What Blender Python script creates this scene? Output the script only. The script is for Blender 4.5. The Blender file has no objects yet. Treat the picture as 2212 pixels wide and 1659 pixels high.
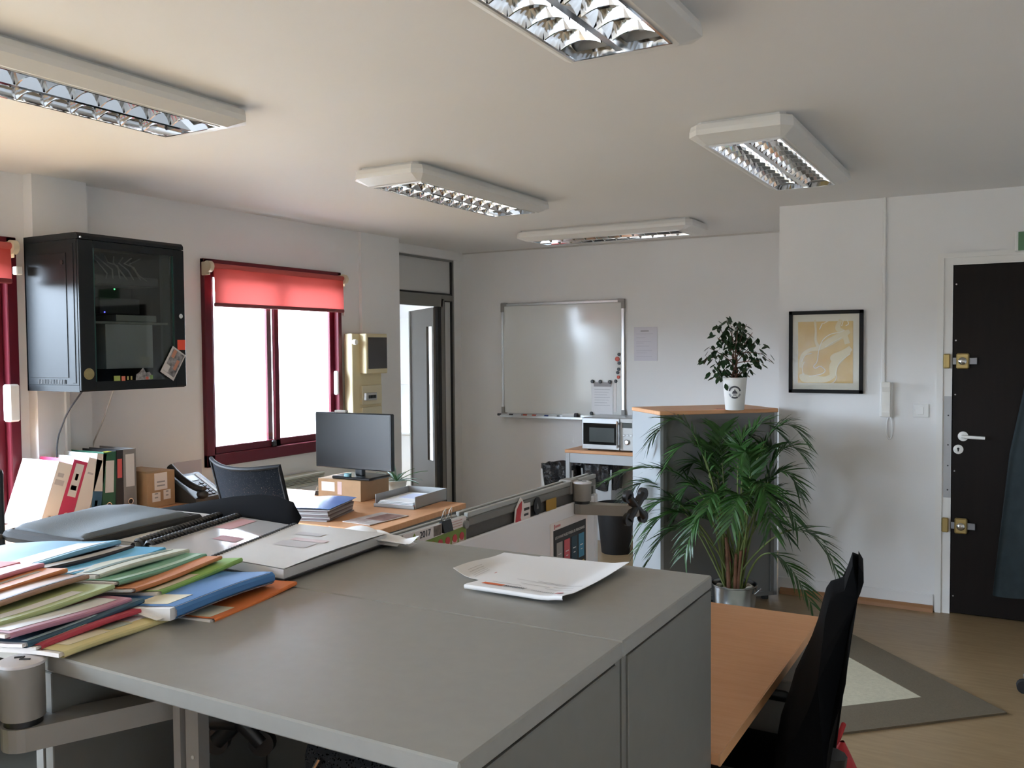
import bpy, bmesh, math, random
from mathutils import Vector, Matrix, Euler, noise
random.seed(7)
R = math.radians
S = bpy.context.scene
COL = S.collection
D = bpy.data

# ------------------------------------------------------------------ camera
cd = D.cameras.new('camera'); cam = D.objects.new('camera', cd); COL.objects.link(cam)
cd.sensor_fit = 'HORIZONTAL'; cd.sensor_width = 36.0
cd.lens = 36.0 * 1929.95 / 2212.0
cd.clip_start = 0.02; cd.clip_end = 200
yaw, pitch, roll = R(29.645), R(2.230), R(-0.4589)
fw = Vector((-math.sin(yaw)*math.cos(pitch), math.cos(yaw)*math.cos(pitch), -math.sin(pitch)))
rt = Vector((math.cos(yaw), math.sin(yaw), 0)); up = rt.cross(fw)
rt2 = math.cos(roll)*rt + math.sin(roll)*up
up2 = -math.sin(roll)*rt + math.cos(roll)*up
mw = Matrix((rt2, up2, -fw)).transposed().to_4x4(); mw.translation = Vector((0, 0, 1.55))
cam.matrix_world = mw
S.camera = cam

# ------------------------------------------------------------------ light
SKY = 24.0
w = D.worlds.new('overcast_sky'); S.world = w; w.use_nodes = True
nt = w.node_tree; nt.nodes.clear()
out = nt.nodes.new('ShaderNodeOutputWorld'); bg = nt.nodes.new('ShaderNodeBackground')
tc = nt.nodes.new('ShaderNodeTexCoord'); sp = nt.nodes.new('ShaderNodeSeparateXYZ'); rp = nt.nodes.new('ShaderNodeValToRGB')
nt.links.new(tc.outputs['Generated'], sp.inputs[0]); nt.links.new(sp.outputs['Z'], rp.inputs[0])
rp.color_ramp.elements[0].position = 0.0; rp.color_ramp.elements[0].color = (0.12, 0.13, 0.14, 1)   # light ground and facades
rp.color_ramp.elements[1].position = 0.05; rp.color_ramp.elements[1].color = (1.02, 1.21, 1.50, 1)   # bright hazy overcast
e_ = rp.color_ramp.elements.new(1.0); e_.color = (0.66, 0.80, 1.02, 1)
nt.links.new(rp.outputs[0], bg.inputs['Color']); bg.inputs['Strength'].default_value = SKY
nt.links.new(bg.outputs[0], out.inputs['Surface'])

vs = S.view_settings
S.display_settings.display_device = 'sRGB'
vs.view_transform = 'Standard'; vs.look = 'None'; vs.gamma = 1.0; vs.use_curve_mapping = False
vs.exposure = 0.58
S.cycles.max_bounces = 12; S.cycles.diffuse_bounces = 7; S.cycles.glossy_bounces = 5
S.cycles.transmission_bounces = 8; S.cycles.transparent_max_bounces = 12
S.cycles.caustics_reflective = False; S.cycles.caustics_refractive = False
S.cycles.use_denoising = True
S.cycles.sample_clamp_indirect = 20.0

def portal(name, x, y0, y1, z0, z1, side=False):
    l = D.lights.new(name, 'AREA'); l.shape = 'RECTANGLE'; l.size = z1 - z0; l.size_y = y1 - y0
    l.cycles.is_portal = True
    o = D.objects.new(name, l); COL.objects.link(o)
    o.location = (x, (y0+y1)/2, (z0+z1)/2); o.rotation_euler = (0, -math.pi/2, 0)   # looks into the room (+X)
    if side: o.rotation_euler = (0, math.pi/2, 0)
portal('window_portal', -4.36, 3.78, 4.95, .90, 2.06)
portal('window_portal', -4.36, .66, 2.56, .02, 2.06)
portal('window_portal', -4.36, -3.22, -.36, .02, 2.06)

# ------------------------------------------------------------------ materials
MATS = {}
def mat(name, col, rough=.5, metal=0.0, spec=.5, var=0.0, scale=8.0, bump=0.0, bscale=60.0, stretch=(1,1,1), col2=None, emit=None, es=0, coat=0.0):
    if name in MATS: return MATS[name]
    m = D.materials.new(name); m.use_nodes = True; t = m.node_tree; b = t.nodes['Principled BSDF']
    b.inputs['Base Color'].default_value = (*col, 1); b.inputs['Roughness'].default_value = rough
    b.inputs['Metallic'].default_value = metal; b.inputs['Specular IOR Level'].default_value = spec
    b.inputs['Coat Weight'].default_value = coat
    if emit: b.inputs['Emission Color'].default_value = (*emit, 1); b.inputs['Emission Strength'].default_value = es
    if var or col2 or bump:
        c = t.nodes.new('ShaderNodeTexCoord'); mp = t.nodes.new('ShaderNodeMapping'); mp.inputs['Scale'].default_value = stretch
        t.links.new(c.outputs['Object'], mp.inputs[0])
        if var or col2:
            n = t.nodes.new('ShaderNodeTexNoise'); n.inputs['Scale'].default_value = scale; n.inputs['Detail'].default_value = 5
            t.links.new(mp.outputs[0], n.inputs['Vector'])
            r = t.nodes.new('ShaderNodeValToRGB'); r.color_ramp.elements[0].position = .3; r.color_ramp.elements[1].position = .7
            a2 = col2 if col2 else tuple(min(1, x*(1+var)) for x in col)
            a1 = col if col2 else tuple(x*(1-var) for x in col)
            r.color_ramp.elements[0].color = (*a1, 1); r.color_ramp.elements[1].color = (*a2, 1)
            t.links.new(n.outputs['Fac'], r.inputs[0]); t.links.new(r.outputs[0], b.inputs['Base Color'])
        if bump:
            n2 = t.nodes.new('ShaderNodeTexNoise'); n2.inputs['Scale'].default_value = bscale; n2.inputs['Detail'].default_value = 4
            t.links.new(mp.outputs[0], n2.inputs['Vector'])
            bu = t.nodes.new('ShaderNodeBump'); bu.inputs['Strength'].default_value = bump; bu.inputs['Distance'].default_value = .01
            t.links.new(n2.outputs['Fac'], bu.inputs['Height']); t.links.new(bu.outputs[0], b.inputs['Normal'])
    MATS[name] = m; return m

def clear_mat(name, tint=(1,1,1), gloss=.08, rough=.02):
    m = D.materials.new(name); m.use_nodes = True; t = m.node_tree; t.nodes.clear()
    o = t.nodes.new('ShaderNodeOutputMaterial'); mx = t.nodes.new('ShaderNodeMixShader')
    tr = t.nodes.new('ShaderNodeBsdfTransparent'); gl = t.nodes.new('ShaderNodeBsdfGlossy')
    tr.inputs[0].default_value = (*tint, 1); gl.inputs['Roughness'].default_value = rough
    mx.inputs[0].default_value = gloss
    t.links.new(tr.outputs[0], mx.inputs[1]); t.links.new(gl.outputs[0], mx.inputs[2]); t.links.new(mx.outputs[0], o.inputs[0])
    return m

def mesh_fabric(name, col, holes, scale):
    """woven mesh: opaque threads with real gaps between them"""
    m = D.materials.new(name); m.use_nodes = True; t = m.node_tree; b = t.nodes['Principled BSDF']; o = t.nodes['Material Output']
    b.inputs['Base Color'].default_value = (*col, 1); b.inputs['Roughness'].default_value = .85; b.inputs['Specular IOR Level'].default_value = .08
    mx = t.nodes.new('ShaderNodeMixShader'); tr = t.nodes.new('ShaderNodeBsdfTransparent')
    v = t.nodes.new('ShaderNodeTexVoronoi'); v.inputs['Scale'].default_value = scale
    c = t.nodes.new('ShaderNodeTexCoord'); t.links.new(c.outputs['Object'], v.inputs['Vector'])
    mt = t.nodes.new('ShaderNodeMath'); mt.operation = 'LESS_THAN'; mt.inputs[1].default_value = holes
    t.links.new(v.outputs['Distance'], mt.inputs[0]); t.links.new(mt.outputs[0], mx.inputs[0])
    t.links.new(b.outputs[0], mx.inputs[1]); t.links.new(tr.outputs[0], mx.inputs[2]); t.links.new(mx.outputs[0], o.inputs[0])
    return m

def cloth_translucent(name, col, tcol, fac):
    m = D.materials.new(name); m.use_nodes = True; t = m.node_tree; t.nodes.clear()
    o = t.nodes.new('ShaderNodeOutputMaterial'); mx = t.nodes.new('ShaderNodeMixShader')
    d = t.nodes.new('ShaderNodeBsdfDiffuse'); tl = t.nodes.new('ShaderNodeBsdfTranslucent')
    d.inputs[0].default_value = (*col, 1); tl.inputs[0].default_value = (*tcol, 1); mx.inputs[0].default_value = fac
    t.links.new(d.outputs[0], mx.inputs[1]); t.links.new(tl.outputs[0], mx.inputs[2]); t.links.new(mx.outputs[0], o.inputs[0])
    return m

WALL = mat('wall_paint', (.80,.795,.785), .62, var=.015, scale=2.5, bump=.04, bscale=140)
CEIL = mat('ceiling_paint', (.78,.77,.755), .7, var=.012, scale=1.5)
FLOORM = mat('laminate_floor', (.265,.18,.095), .36, col2=(.33,.23,.125), scale=5, stretch=(1.2,9,1), spec=.35)
GREYTOP = mat('grey_laminate_top', (.285,.285,.265), .33, var=.03, scale=40)
GREYSIDE = mat('dark_grey_panel', (.165,.165,.152), .42, var=.03, scale=30)
GREYEDGE = mat('grey_edge', (.22,.22,.205), .4)
BEECH = mat('beech_laminate', (.66,.335,.165), .42, spec=.3, col2=(.71,.385,.20), scale=6, stretch=(1.5,14,1.5))
BEECHEDGE = mat('beech_edge', (.60,.31,.14), .4, col2=(.65,.36,.18), scale=8)
MAROON = mat('maroon_lacquer', (.115,.012,.022), .34, spec=.28, var=.05, scale=10)
WHITEPL = mat('white_plastic', (.80,.80,.78), .35)
CREAM = mat('cream_plastic', (.70,.61,.38), .45, var=.02)
CREAMW = mat('lamp_housing', (.74,.735,.71), .38, var=.01)
BLACKPL = mat('black_plastic', (.012,.013,.014), .38)
BLACKSAT = mat('black_satin', (.014,.016,.018), .30)
BLACKRUB = mat('black_rubber', (.008,.008,.009), .6)
RACKP = mat("rack_paint", (.016,.019,.022), .30, spec=.14, bump=.03, bscale=400)
ALU = mat('brushed_aluminium', (.60,.61,.60), .30, metal=1.0)
MIRROR = mat('mirror_aluminium', (.82,.83,.84), .08, metal=1.0)
STEEL = mat('galvanised_steel', (.55,.59,.63), .22, metal=1.0, col2=(.42,.46,.50), scale=14)
CHROME = mat('chrome', (.75,.75,.76), .08, metal=1.0)
BRASS = mat('brass', (.50,.38,.16), .35, metal=.85)
GREYMETAL = mat('grey_metal', (.30,.30,.285), .4)
LGREYMETAL = mat('light_grey_metal', (.48,.50,.51), .38)
SCREENF = mat('grey_screen_fabric', (.115,.11,.103), .8, var=.06, scale=120, bump=.1, bscale=400)
PAPER = mat('white_paper', (.84,.84,.85), .65)
PAPERW = mat('warm_paper', (.82,.77,.74), .6)
INK = mat('grey_ink', (.34,.33,.34), .6)
DINK = mat('dark_ink', (.05,.05,.055), .6)
REDINK = mat('red_ink', (.62,.10,.06), .5)
ORINK = mat('orange_ink', (.80,.17,.05), .5)
KRAFT = mat('kraft_cardboard', (.43,.275,.15), .75, var=.05, scale=20)
GLASS = clear_mat('window_glass', (.97,.98,.97), .06)
DARKGLASS = clear_mat('tinted_glass', (.78,.82,.81), .06, .03)
CHAIRMESH = mesh_fabric('chair_mesh', (.009,.011,.015), .27, 420)
CHAIRF = mat('chair_black_fabric', (.006,.006,.0065), .9, spec=.1)
BLIND = cloth_translucent('red_blind_cloth', (.42,.06,.055), (.56,.10,.085), .28)
BINBAG = mat('black_bin_bag', (.010,.010,.012), .22, bump=.8, bscale=25)
LEAFM = mat('palm_leaf', (.026,.078,.014), .42, var=.35, scale=9, spec=.35)
LEAF2 = mat('ficus_leaf', (.018,.048,.016), .35, var=.35, scale=20)
STALK = mat('palm_stalk', (.13,.17,.045), .5, var=.25, scale=12)
CANE = mat('palm_cane', (.17,.075,.040), .6, var=.4, scale=14, bump=.3, bscale=50)
BARK = mat('ficus_bark', (.15,.075,.05), .7, var=.3, scale=30)

# ------------------------------------------------------------------ helpers
def xf(loc=(0,0,0), rz=0, rx=0, ry=0):
    return Matrix.Translation(Vector(loc)) @ Euler((R(rx), R(ry), R(rz))).to_matrix().to_4x4()

class B:
    """collects the faces of one part"""
    def __init__(s): s.bm = bmesh.new()
    def box(s, a, b, bev=0.0, M=None, seg=1):
        r = bmesh.ops.create_cube(s.bm, size=1.0); vs_ = r['verts']
        c = [(a[i]+b[i])/2 for i in range(3)]; d = [abs(b[i]-a[i]) for i in range(3)]
        for v in vs_: v.co = Vector((v.co.x*d[0]+c[0], v.co.y*d[1]+c[1], v.co.z*d[2]+c[2]))
        if bev:
            es = list({e for v in vs_ for e in v.link_edges})
            rr = bmesh.ops.bevel(s.bm, geom=es, offset=min(bev, min(d)*.45), segments=seg, affect='EDGES', profile=.5)
            vs_ = list({v for f in rr['faces'] for v in f.verts} | {v for v in vs_ if v.is_valid})
        if M is not None:
            for v in vs_: v.co = M @ v.co
        return s
    def poly(s, pts, axis, a, b, M=None):
        """outline (list of 2D points) extruded along axis 'x','y' or 'z' from a to b"""
        def p3(p, t):
            q = {'x': (t, p[0], p[1]), 'y': (p[0], t, p[1]), 'z': (p[0], p[1], t)}[axis]
            q = Vector(q); return M @ q if M is not None else q
        n = len(pts)
        v0 = [s.bm.verts.new(p3(p, a)) for p in pts]; v1 = [s.bm.verts.new(p3(p, b)) for p in pts]
        fs = [s.bm.faces.new(v0), s.bm.faces.new(v1)]
        for i in range(n): fs.append(s.bm.faces.new((v0[i], v0[(i+1) % n], v1[(i+1) % n], v1[i])))
        bmesh.ops.recalc_face_normals(s.bm, faces=fs)
        return s
    def tube(s, pts, r, n=8, M=None, r2=None, closed=False):
        pts = [Vector(p) for p in pts]; rings = []; N = len(pts)
        prev = None
        for i, p in enumerate(pts):
            if closed: t = pts[(i+1) % N] - pts[i-1]
            else: t = pts[min(i+1, N-1)] - pts[max(i-1, 0)]
            t.normalize()
            if prev is None: u = t.orthogonal().normalized()
            else:
                u = prev - t*prev.dot(t); u = u.normalized() if u.length > 1e-6 else t.orthogonal().normalized()
            prev = u; v = t.cross(u)
            rad = r if r2 is None else r + (r2-r)*i/max(1, N-1)
            ring = []
            for k in range(n):
                a = 2*math.pi*k/n; q = p + (u*math.cos(a)+v*math.sin(a))*rad
                ring.append(s.bm.verts.new(M @ q if M is not None else q))
            rings.append(ring)
        for i in range(N if closed else N-1):
            A, C_ = rings[i], rings[(i+1) % N]
            for k in range(n): s.bm.faces.new((A[k], A[(k+1) % n], C_[(k+1) % n], C_[k]))
        if not closed:
            s.bm.faces.new(list(reversed(rings[0]))); s.bm.faces.new(rings[-1])
        return s
    def lathe(s, prof, n=32, M=None, cap=True):
        """profile of (radius, z) turned about Z"""
        rings = []
        for r, z in prof:
            ring = []
            for k in range(n):
                a = 2*math.pi*k/n; q = Vector((r*math.cos(a), r*math.sin(a), z)); ring.append(s.bm.verts.new(M @ q if M is not None else q))
            rings.append(ring)
        for A, C_ in zip(rings, rings[1:]):
            for k in range(n): s.bm.faces.new((A[k], A[(k+1) % n], C_[(k+1) % n], C_[k]))
        if cap:
            s.bm.faces.new(list(reversed(rings[0]))); s.bm.faces.new(rings[-1])
        return s
    def cyl(s, p0, p1, r, n=20, r2=None): return s.tube([p0, p1], r, n, r2=r2)
    def sheet(s, fn, nu, nv, th=0.0):
        """surface fn(u,v) with u,v in 0..1; th gives it real thickness downwards along -Z of fn normal"""
        g = [[s.bm.verts.new(Vector(fn(i/nu, j/nv))) for j in range(nv+1)] for i in range(nu+1)]
        fs = []
        for i in range(nu):
            for j in range(nv): fs.append(s.bm.faces.new((g[i][j], g[i+1][j], g[i+1][j+1], g[i][j+1])))
        if th:
            for f in fs: f.normal_update()
            nz = sum(abs(f.normal.z) for f in fs)/len(fs)
            if nz > .5: off = Vector((0, 0, -th))           # lying sheet: thickness hangs below the given surface
            else:
                nm = Vector((0,0,0))
                for f in fs: nm += f.normal
                off = nm.normalized()*th
            h = [[s.bm.verts.new(v.co + off) for v in row] for row in g]
            for i in range(nu):
                for j in range(nv): s.bm.faces.new((h[i][j], h[i][j+1], h[i+1][j+1], h[i+1][j]))
            for i in range(nu):
                s.bm.faces.new((g[i][0], h[i][0], h[i+1][0], g[i+1][0])); s.bm.faces.new((g[i][nv], g[i+1][nv], h[i+1][nv], h[i][nv]))
            for j in range(nv):
                s.bm.faces.new((g[0][j], g[0][j+1], h[0][j+1], h[0][j])); s.bm.faces.new((g[nu][j], h[nu][j], h[nu][j+1], g[nu][j+1]))
        return s
    def ball(s, c, r, sub=2, sc=(1,1,1)):
        q = bmesh.ops.create_icosphere(s.bm, subdivisions=sub, radius=1.0)
        for v in q['verts']: v.co = Vector((v.co.x*r*sc[0]+c[0], v.co.y*r*sc[1]+c[1], v.co.z*r*sc[2]+c[2]))
        return s

def finish(o, label=None, cat=None, group=None, kind=None):
    if label: o['label'] = label
    if cat: o['category'] = cat
    if group: o['group'] = group
    if kind: o['kind'] = kind
    return o

def thing(name, label, cat, loc=(0,0,0), rz=0, group=None):
    o = D.objects.new(name, None); COL.objects.link(o); o.empty_display_size = .1
    o.location = loc; o.rotation_euler = (0, 0, R(rz))
    o['_m'] = [v for row in xf(loc, rz) for v in row]
    return finish(o, label, cat, group)

def wm(o):
    """world matrix of an object built here"""
    if o is None: return Matrix.Identity(4)
    if '_m' in o: return Matrix([list(o['_m'])[4*i:4*i+4] for i in range(4)])
    return wm(o.parent)

def obj(name, b, m, parent=None, smooth=False, world=True, label=None, cat=None, group=None, kind=None, origin=None):
    """links the part; geometry given in world coordinates unless world=False"""
    bm = b.bm
    if parent is not None and world: bm.transform(wm(parent).inverted())
    bmesh.ops.recalc_face_normals(bm, faces=bm.faces)
    me = D.meshes.new(name)
    if parent is None and origin is None and kind != 'structure':
        cs = [v.co for v in bm.verts]
        origin = Vector(((min(c.x for c in cs)+max(c.x for c in cs))/2, (min(c.y for c in cs)+max(c.y for c in cs))/2, min(c.z for c in cs)))
    if parent is None and origin is not None: bm.transform(Matrix.Translation(-Vector(origin)))
    bm.to_mesh(me); bm.free()
    if smooth:
        for p in me.polygons: p.use_smooth = True
        try: me.set_sharp_from_angle(angle=R(38))
        except Exception: pass
    me.materials.append(m)
    o = D.objects.new(name, me); COL.objects.link(o)
    if parent is not None: o.parent = parent
    elif origin is not None: o.location = origin
    if parent is None and origin is not None: o['_m'] = [v for row in Matrix.Translation(Vector(origin)) for v in row]
    return finish(o, label, cat, group, kind)

def struct(name, b, m, parent=None, smooth=False):
    return obj(name, b, m, parent, smooth, kind=None if parent else 'structure')

def text(name, body, size, M, m, parent, ext=.0004, align='CENTER'):
    cu = D.curves.new(name, 'FONT'); cu.body = body; cu.size = size; cu.extrude = ext
    cu.align_x = align; cu.align_y = 'CENTER'; cu.materials.append(m)
    tmp = D.objects.new(name, cu); COL.objects.link(tmp)
    me = D.meshes.new_from_object(tmp.evaluated_get(bpy.context.evaluated_depsgraph_get()))
    D.objects.remove(tmp)
    me.materials.clear(); me.materials.append(m)
    o = D.objects.new(name, me); COL.objects.link(o); o.parent = parent
    o.matrix_basis = wm(parent).inverted() @ M
    return o

def dup(root, loc, rz=None, label=None):
    r = root.copy(); COL.objects.link(r); r.location = loc
    if rz is not None: r.rotation_euler = (0, 0, R(rz))
    if label: r['label'] = label
    for ch in list(root.children):
        c = ch.copy(); COL.objects.link(c); c.parent = r
        for g in list(ch.children):
            d = g.copy(); COL.objects.link(d); d.parent = c
    return r

def frame_M(o, ex, ey):
    """matrix whose local X,Y axes lie along ex,ey at point o (for flat print)"""
    ex = Vector(ex).normalized(); ey = Vector(ey).normalized(); ez = ex.cross(ey)
    M = Matrix((ex, ey, ez)).transposed().to_4x4(); M.translation = Vector(o); return M

# ================================================================== ROOM SHELL
HC = 2.425
XW, YB, YR = -4.27, 6.88, 5.706
struct('floor', B().box((-7.0, -3.6, -.08), (1.5, 9.0, 0.0)), FLOORM)
struct('ceiling', B().box((-4.75, -3.6, HC), (1.5, 7.1, HC+.12)), CEIL)
wl = B()
def wseg(y0, y1, z0, z1): wl.box((-4.50, y0, z0), (XW, y1, z1))
wseg(-3.6, -3.28, 0, HC); wseg(-3.28, -.30, 2.11, HC); wseg(-.30, .60, 0, HC)
wseg(.60, 2.60, 2.11, HC); wseg(2.60, 3.744, 0, HC); wseg(3.744, 4.987, 0, .85); wseg(3.744, 4.987, 2.108, HC); wseg(4.987, 5.690, 0, HC)
struct('wall_left', wl, WALL)
struct('trim_1', B().box((XW, 2.66, 0), (-4.20, 2.955, HC)), WALL)                # pilaster behind the wall cabinet
struct('trim_2', B().box((-4.20, 2.800, 0), (-4.185, 2.825, 1.60), .003), WHITEPL)  # cable duct on the pilaster
struct('trim_3', B().box((XW, 5.22, 0), (-4.245, 5.685, HC)), WALL)               # slight pier by the partition
struct('wall_back', B().box((-4.50, YB, 0), (-1.25, YB+.15, HC)), WALL)
struct('wall_right', B().box((-1.317, YR, 0), (-.405, YR+1.25, HC)).box((-.405, YR, 2.066), (.58, YR+.3, HC)).box((.58, YR, 0), (1.5, YR+.3, HC)).box((-.42, YR+.055, -.05), (.6, YR+.3, 2.2)), WALL)  # last box: added unseen block behind the door, stops sky light leaking through
struct('wall_side', B().box((1.35, -3.6, 0), (1.5, YR+.3, HC)), WALL)
struct('wall_rear', B().box((-4.5, -3.75, 0), (1.5, -3.6, HC)), WALL)
# shade line where ceiling meets back wall, put in as a darker strip
struct('ceiling_shade_strip', B().box((-4.45, YB-.012, HC-.012), (-1.317, YB, HC)), mat('edge_shadow', (.55,.53,.50), .6))
# baseboard on the door wall: white plinth with a beech quarter round
bb = B().box((-1.317, YR-.012, .03), (-.425, YR, .10), .003)
o = struct('baseboard_right', bb, WALL)
struct('trim_5', B().poly([(-.028, 0), (0, 0), (0, .036), (-.010, .033), (-.022, .020)], 'x', -1.30, -.425, Matrix.Translation((0, YR-.012, 0))), mat('beech_bead', (.33,.16,.07), .45))
struct('baseboard_back', B().box((-4.45, YB-.012, 0), (-1.317, YB, .08), .003), WALL)

# ---- windows (maroon aluminium sliders)
def slider(n, y0, y1, z0, z1, fr=.062, sill=.075, door=False):
    x0, x1 = XW-.04, XW+.030
    f = B()
    f.box((x0, y0, z0), (x1, y0+fr, z1), .004).box((x0, y1-fr*.62, z0), (x1, y1, z1), .004)
    f.box((x0, y0, z1-fr), (x1, y1, z1), .004).box((x0, y0, z0), (x1, y1, z0+sill), .004)
    o = obj('window_%d' % n, f, MAROON, kind='structure')
    ym = y0 + (y1-y0)*.47
    for k, (a, b, xs) in enumerate(((y0+fr, ym+.045, XW+.002), (ym-.035, y1-fr*.62, XW-.026))):
        sb = B(); st = .022 if k == 0 else .04
        sb.box((xs-.012, a, z0+sill), (xs+.012, a+st, z1-fr), .003).box((xs-.012, b-.042, z0+sill), (xs+.012, b, z1-fr), .003)
        sb.box((xs-.012, a, z0+sill), (xs+.012, b, z0+sill+.045), .003).box((xs-.012, a, z1-fr-.045), (xs+.012, b, z1-fr), .003)
        s_ = obj('sash', sb, MAROON, o)
        obj('pane', B().box((xs-.003, a+.02, z0+sill+.04), (xs+.003, b-.038, z1-fr-.04)), GLASS, s_)
    return o
w1 = slider(1, 3.744, 4.987, .85, 2.108)
obj('handle', B().box((XW+.012, 4.905, 1.235), (XW+.045, 4.932, 1.405), .008), WHITEPL, w1)
obj('latch', B().box((XW+.012, 4.285, .925), (XW+.032, 4.320, .965), .005), BLACKPL, w1)
w2 = slider(2, .60, 2.60, 0.0, 2.11, fr=.085)
obj('handle', B().box((XW+.012, 2.520, 1.22), (XW+.070, 2.575, 1.40), .008), WHITEPL, w2)
w3 = slider(3, -3.28, -.30, 0.0, 2.11, fr=.085)

# roller blinds
def blind(n, y0, y1, zb, label, bumps):
    t = thing('roller_blind', label, 'blind', (-4.17, (y0+y1)/2, 2.05))
    ys = lambda v: y0 + (y1-y0)*v
    def fn(u, v):
        z = 2.058 - (2.058-zb)*u
        return (-4.178 + .004*math.sin(6.0*v+2*u) + .002*math.sin(17*v), ys(v), z)
    obj('cloth', B().sheet(fn, 10, 24), BLIND, t, True)
    obj('roller_tube', B().cyl((-4.185, y0-.02, 2.060), (-4.185, y1+.01, 2.060), .017, 16), mat('blind_roll', (.50,.09,.08), .7), t, True)
    obj('bottom_bar', B().box((-4.188, y0, zb-.020), (-4.168, y1, zb+.004), .005), mat('blind_bar', (.20,.035,.04), .5), t)
    for y in (y0-.032, y1+.014):
        obj('bracket', B().box((-4.245, y-.004, 2.005), (-4.175, y+.004, 2.085), .003).cyl((-4.185, y-.014, 2.055), (-4.185, y+.014, 2.055), .034, 16), mat('bracket_cream', (.66,.57,.42), .5), t, True)
    return t
b1 = blind(1, 3.765, 4.935, 1.838, 'red roller blind pulled partly down over the window beside the monitor', 0)
obj('cord_cleat', B().box((-4.265, 5.02, 1.80), (-4.245, 5.045, 1.83), .004), WHITEPL, b1)
b2 = blind(2, .72, 2.535, 1.90, 'red roller blind over the tall balcony window left of the wall cabinet', 0)
obj('cord_cleat', B().box((-4.20, 2.552, 1.925), (-4.165, 2.585, 1.965), .004), WHITEPL, b2)

# ---- partition with doorway at the far left corner, and the room behind it
FRM = mat('partition_frame', (.20,.195,.18), .45)
PFRL = mat('partition_profile', (.40,.39,.365), .45)
TRANS = mat('transom_panel', (.60,.60,.585), .4)
SEAL = mat('black_seal', (.012,.012,.013), .6)
XP = -4.46
struct('trim_6', B().box((XP-.06, 5.690, 2.352), (XP+.045, YB, HC)), WALL)
struct('wall_partition', B().box((-4.60, 5.55, 0), (XP-.03, 5.690, HC)).box((XP-.05, 6.775, 0), (XP+.012, YB, 2.352)), WALL)
d2 = obj('door_2', B().box((XP-.045, 5.69, 2.335), (XP+.006, 6.78, 2.352)).box((XP-.045, 5.69, 1.930), (XP+.004, 6.60, 2.035)).box((XP-.045, 6.60, 1.985), (XP+.004, 6.78, 2.035)).box((XP-.045, 6.575, 0), (XP+.004, 6.625, 2.0)).box((XP-.045, 6.755, 0), (XP+.006, 6.79, 2.34)), FRM, kind='structure')
obj('transom_panel', B().box((XP-.03, 5.69, 2.047), (XP-.012, 6.742, 2.335)), TRANS, d2)
obj('seal', B().box((XP-.02, 5.69, 2.033), (XP+.003, 6.742, 2.050)).box((XP-.02, 6.738, 2.033), (XP+.003, 6.760, 2.335)), SEAL, d2)
obj('side_panel', B().box((XP-.03, 6.632, .02), (XP-.012, 6.742, 1.975)), TRANS, d2)
obj('seal', B().box((XP-.02, 6.738, 0), (XP+.003, 6.760, 1.99)).box((XP-.02, 6.625, 1.975), (XP+.003, 6.75, 1.99)).box((XP-.02, 6.621, 0), (XP+.003, 6.634, 1.985)), SEAL, d2)
obj('seal', B().box((XP-.04, 6.525, 0), (XP+.002, 6.578, 1.93)), SEAL, d2)
# open leaf, hinged on the right jamb and swung into the next room
dv = Vector((-.615, .51, 0)).normalized(); nv_ = Vector((dv.y, -dv.x, 0))
H0 = Vector((XP-.03, 6.52, 0))
LM = Matrix((dv, Vector((0,0,1)), dv.cross(Vector((0,0,1))))).transposed().to_4x4(); LM.translation = H0
lf = B().box((0, .01, -.012), (.06, 1.925, .012), M=LM).box((.24, .01, -.012), (.80, 1.925, .012), M=LM).box((.06, .01, -.012), (.24, .55, .012), M=LM).box((.06, 1.76, -.012), (.24, 1.925, .012), M=LM)
leaf = obj('leaf', lf, mat('door_leaf', (.15,.135,.118), .45, spec=.2), d2)
obj('vision_pane', B().box((.06, .55, -.003), (.24, 1.76, .003), M=LM), GLASS, leaf)
obj('edge_profile', B().box((.80, .01, -.026), (.835, 1.925, .004), M=LM).box((.80, .01, .010), (.835, 1.925, .026), M=LM), PFRL, leaf)
# next room
struct('wall_annex_far', B().box((-7.0, 8.35, 0), (-4.0, 8.5, 2.55)), WALL)
struct('wall_annex_left', B().box((-7.05, 5.5, 0), (-6.9, 8.5, 2.55)), WALL)
struct('wall_annex_near', B().box((-7.0, 5.5, 0), (-4.55, 5.62, 2.55)), WALL)
struct('wall_annex_right', B().box((-4.15, 7.0, 0), (-4.0, 8.5, .4)).box((-4.15, 7.0, 2.3), (-4.0, 8.5, 2.55)).box((-4.15, 7.0, .4), (-4.0, 7.15, 2.3)).box((-4.15, 8.3, .4), (-4.0, 8.5, 2.3)), WALL)
struct('ceiling_annex', B().box((-7.05, 5.5, 2.5), (-4.50, 8.5, 2.62)), CEIL)
w4 = obj('window_4', B().box((-4.10, 7.15, .4), (-4.04, 7.21, 2.3)).box((-4.10, 8.24, .4), (-4.04, 8.3, 2.3)).box((-4.10, 7.15, .4), (-4.04, 8.3, .46)).box((-4.10, 7.15, 2.24), (-4.04, 8.3, 2.3)), MAROON, kind='structure')
obj('pane', B().box((-4.075, 7.20, .45), (-4.065, 8.25, 2.25)), GLASS, w4)
portal('window_portal', -4.12, 7.22, 8.23, .48, 2.22, side=True)

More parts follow.
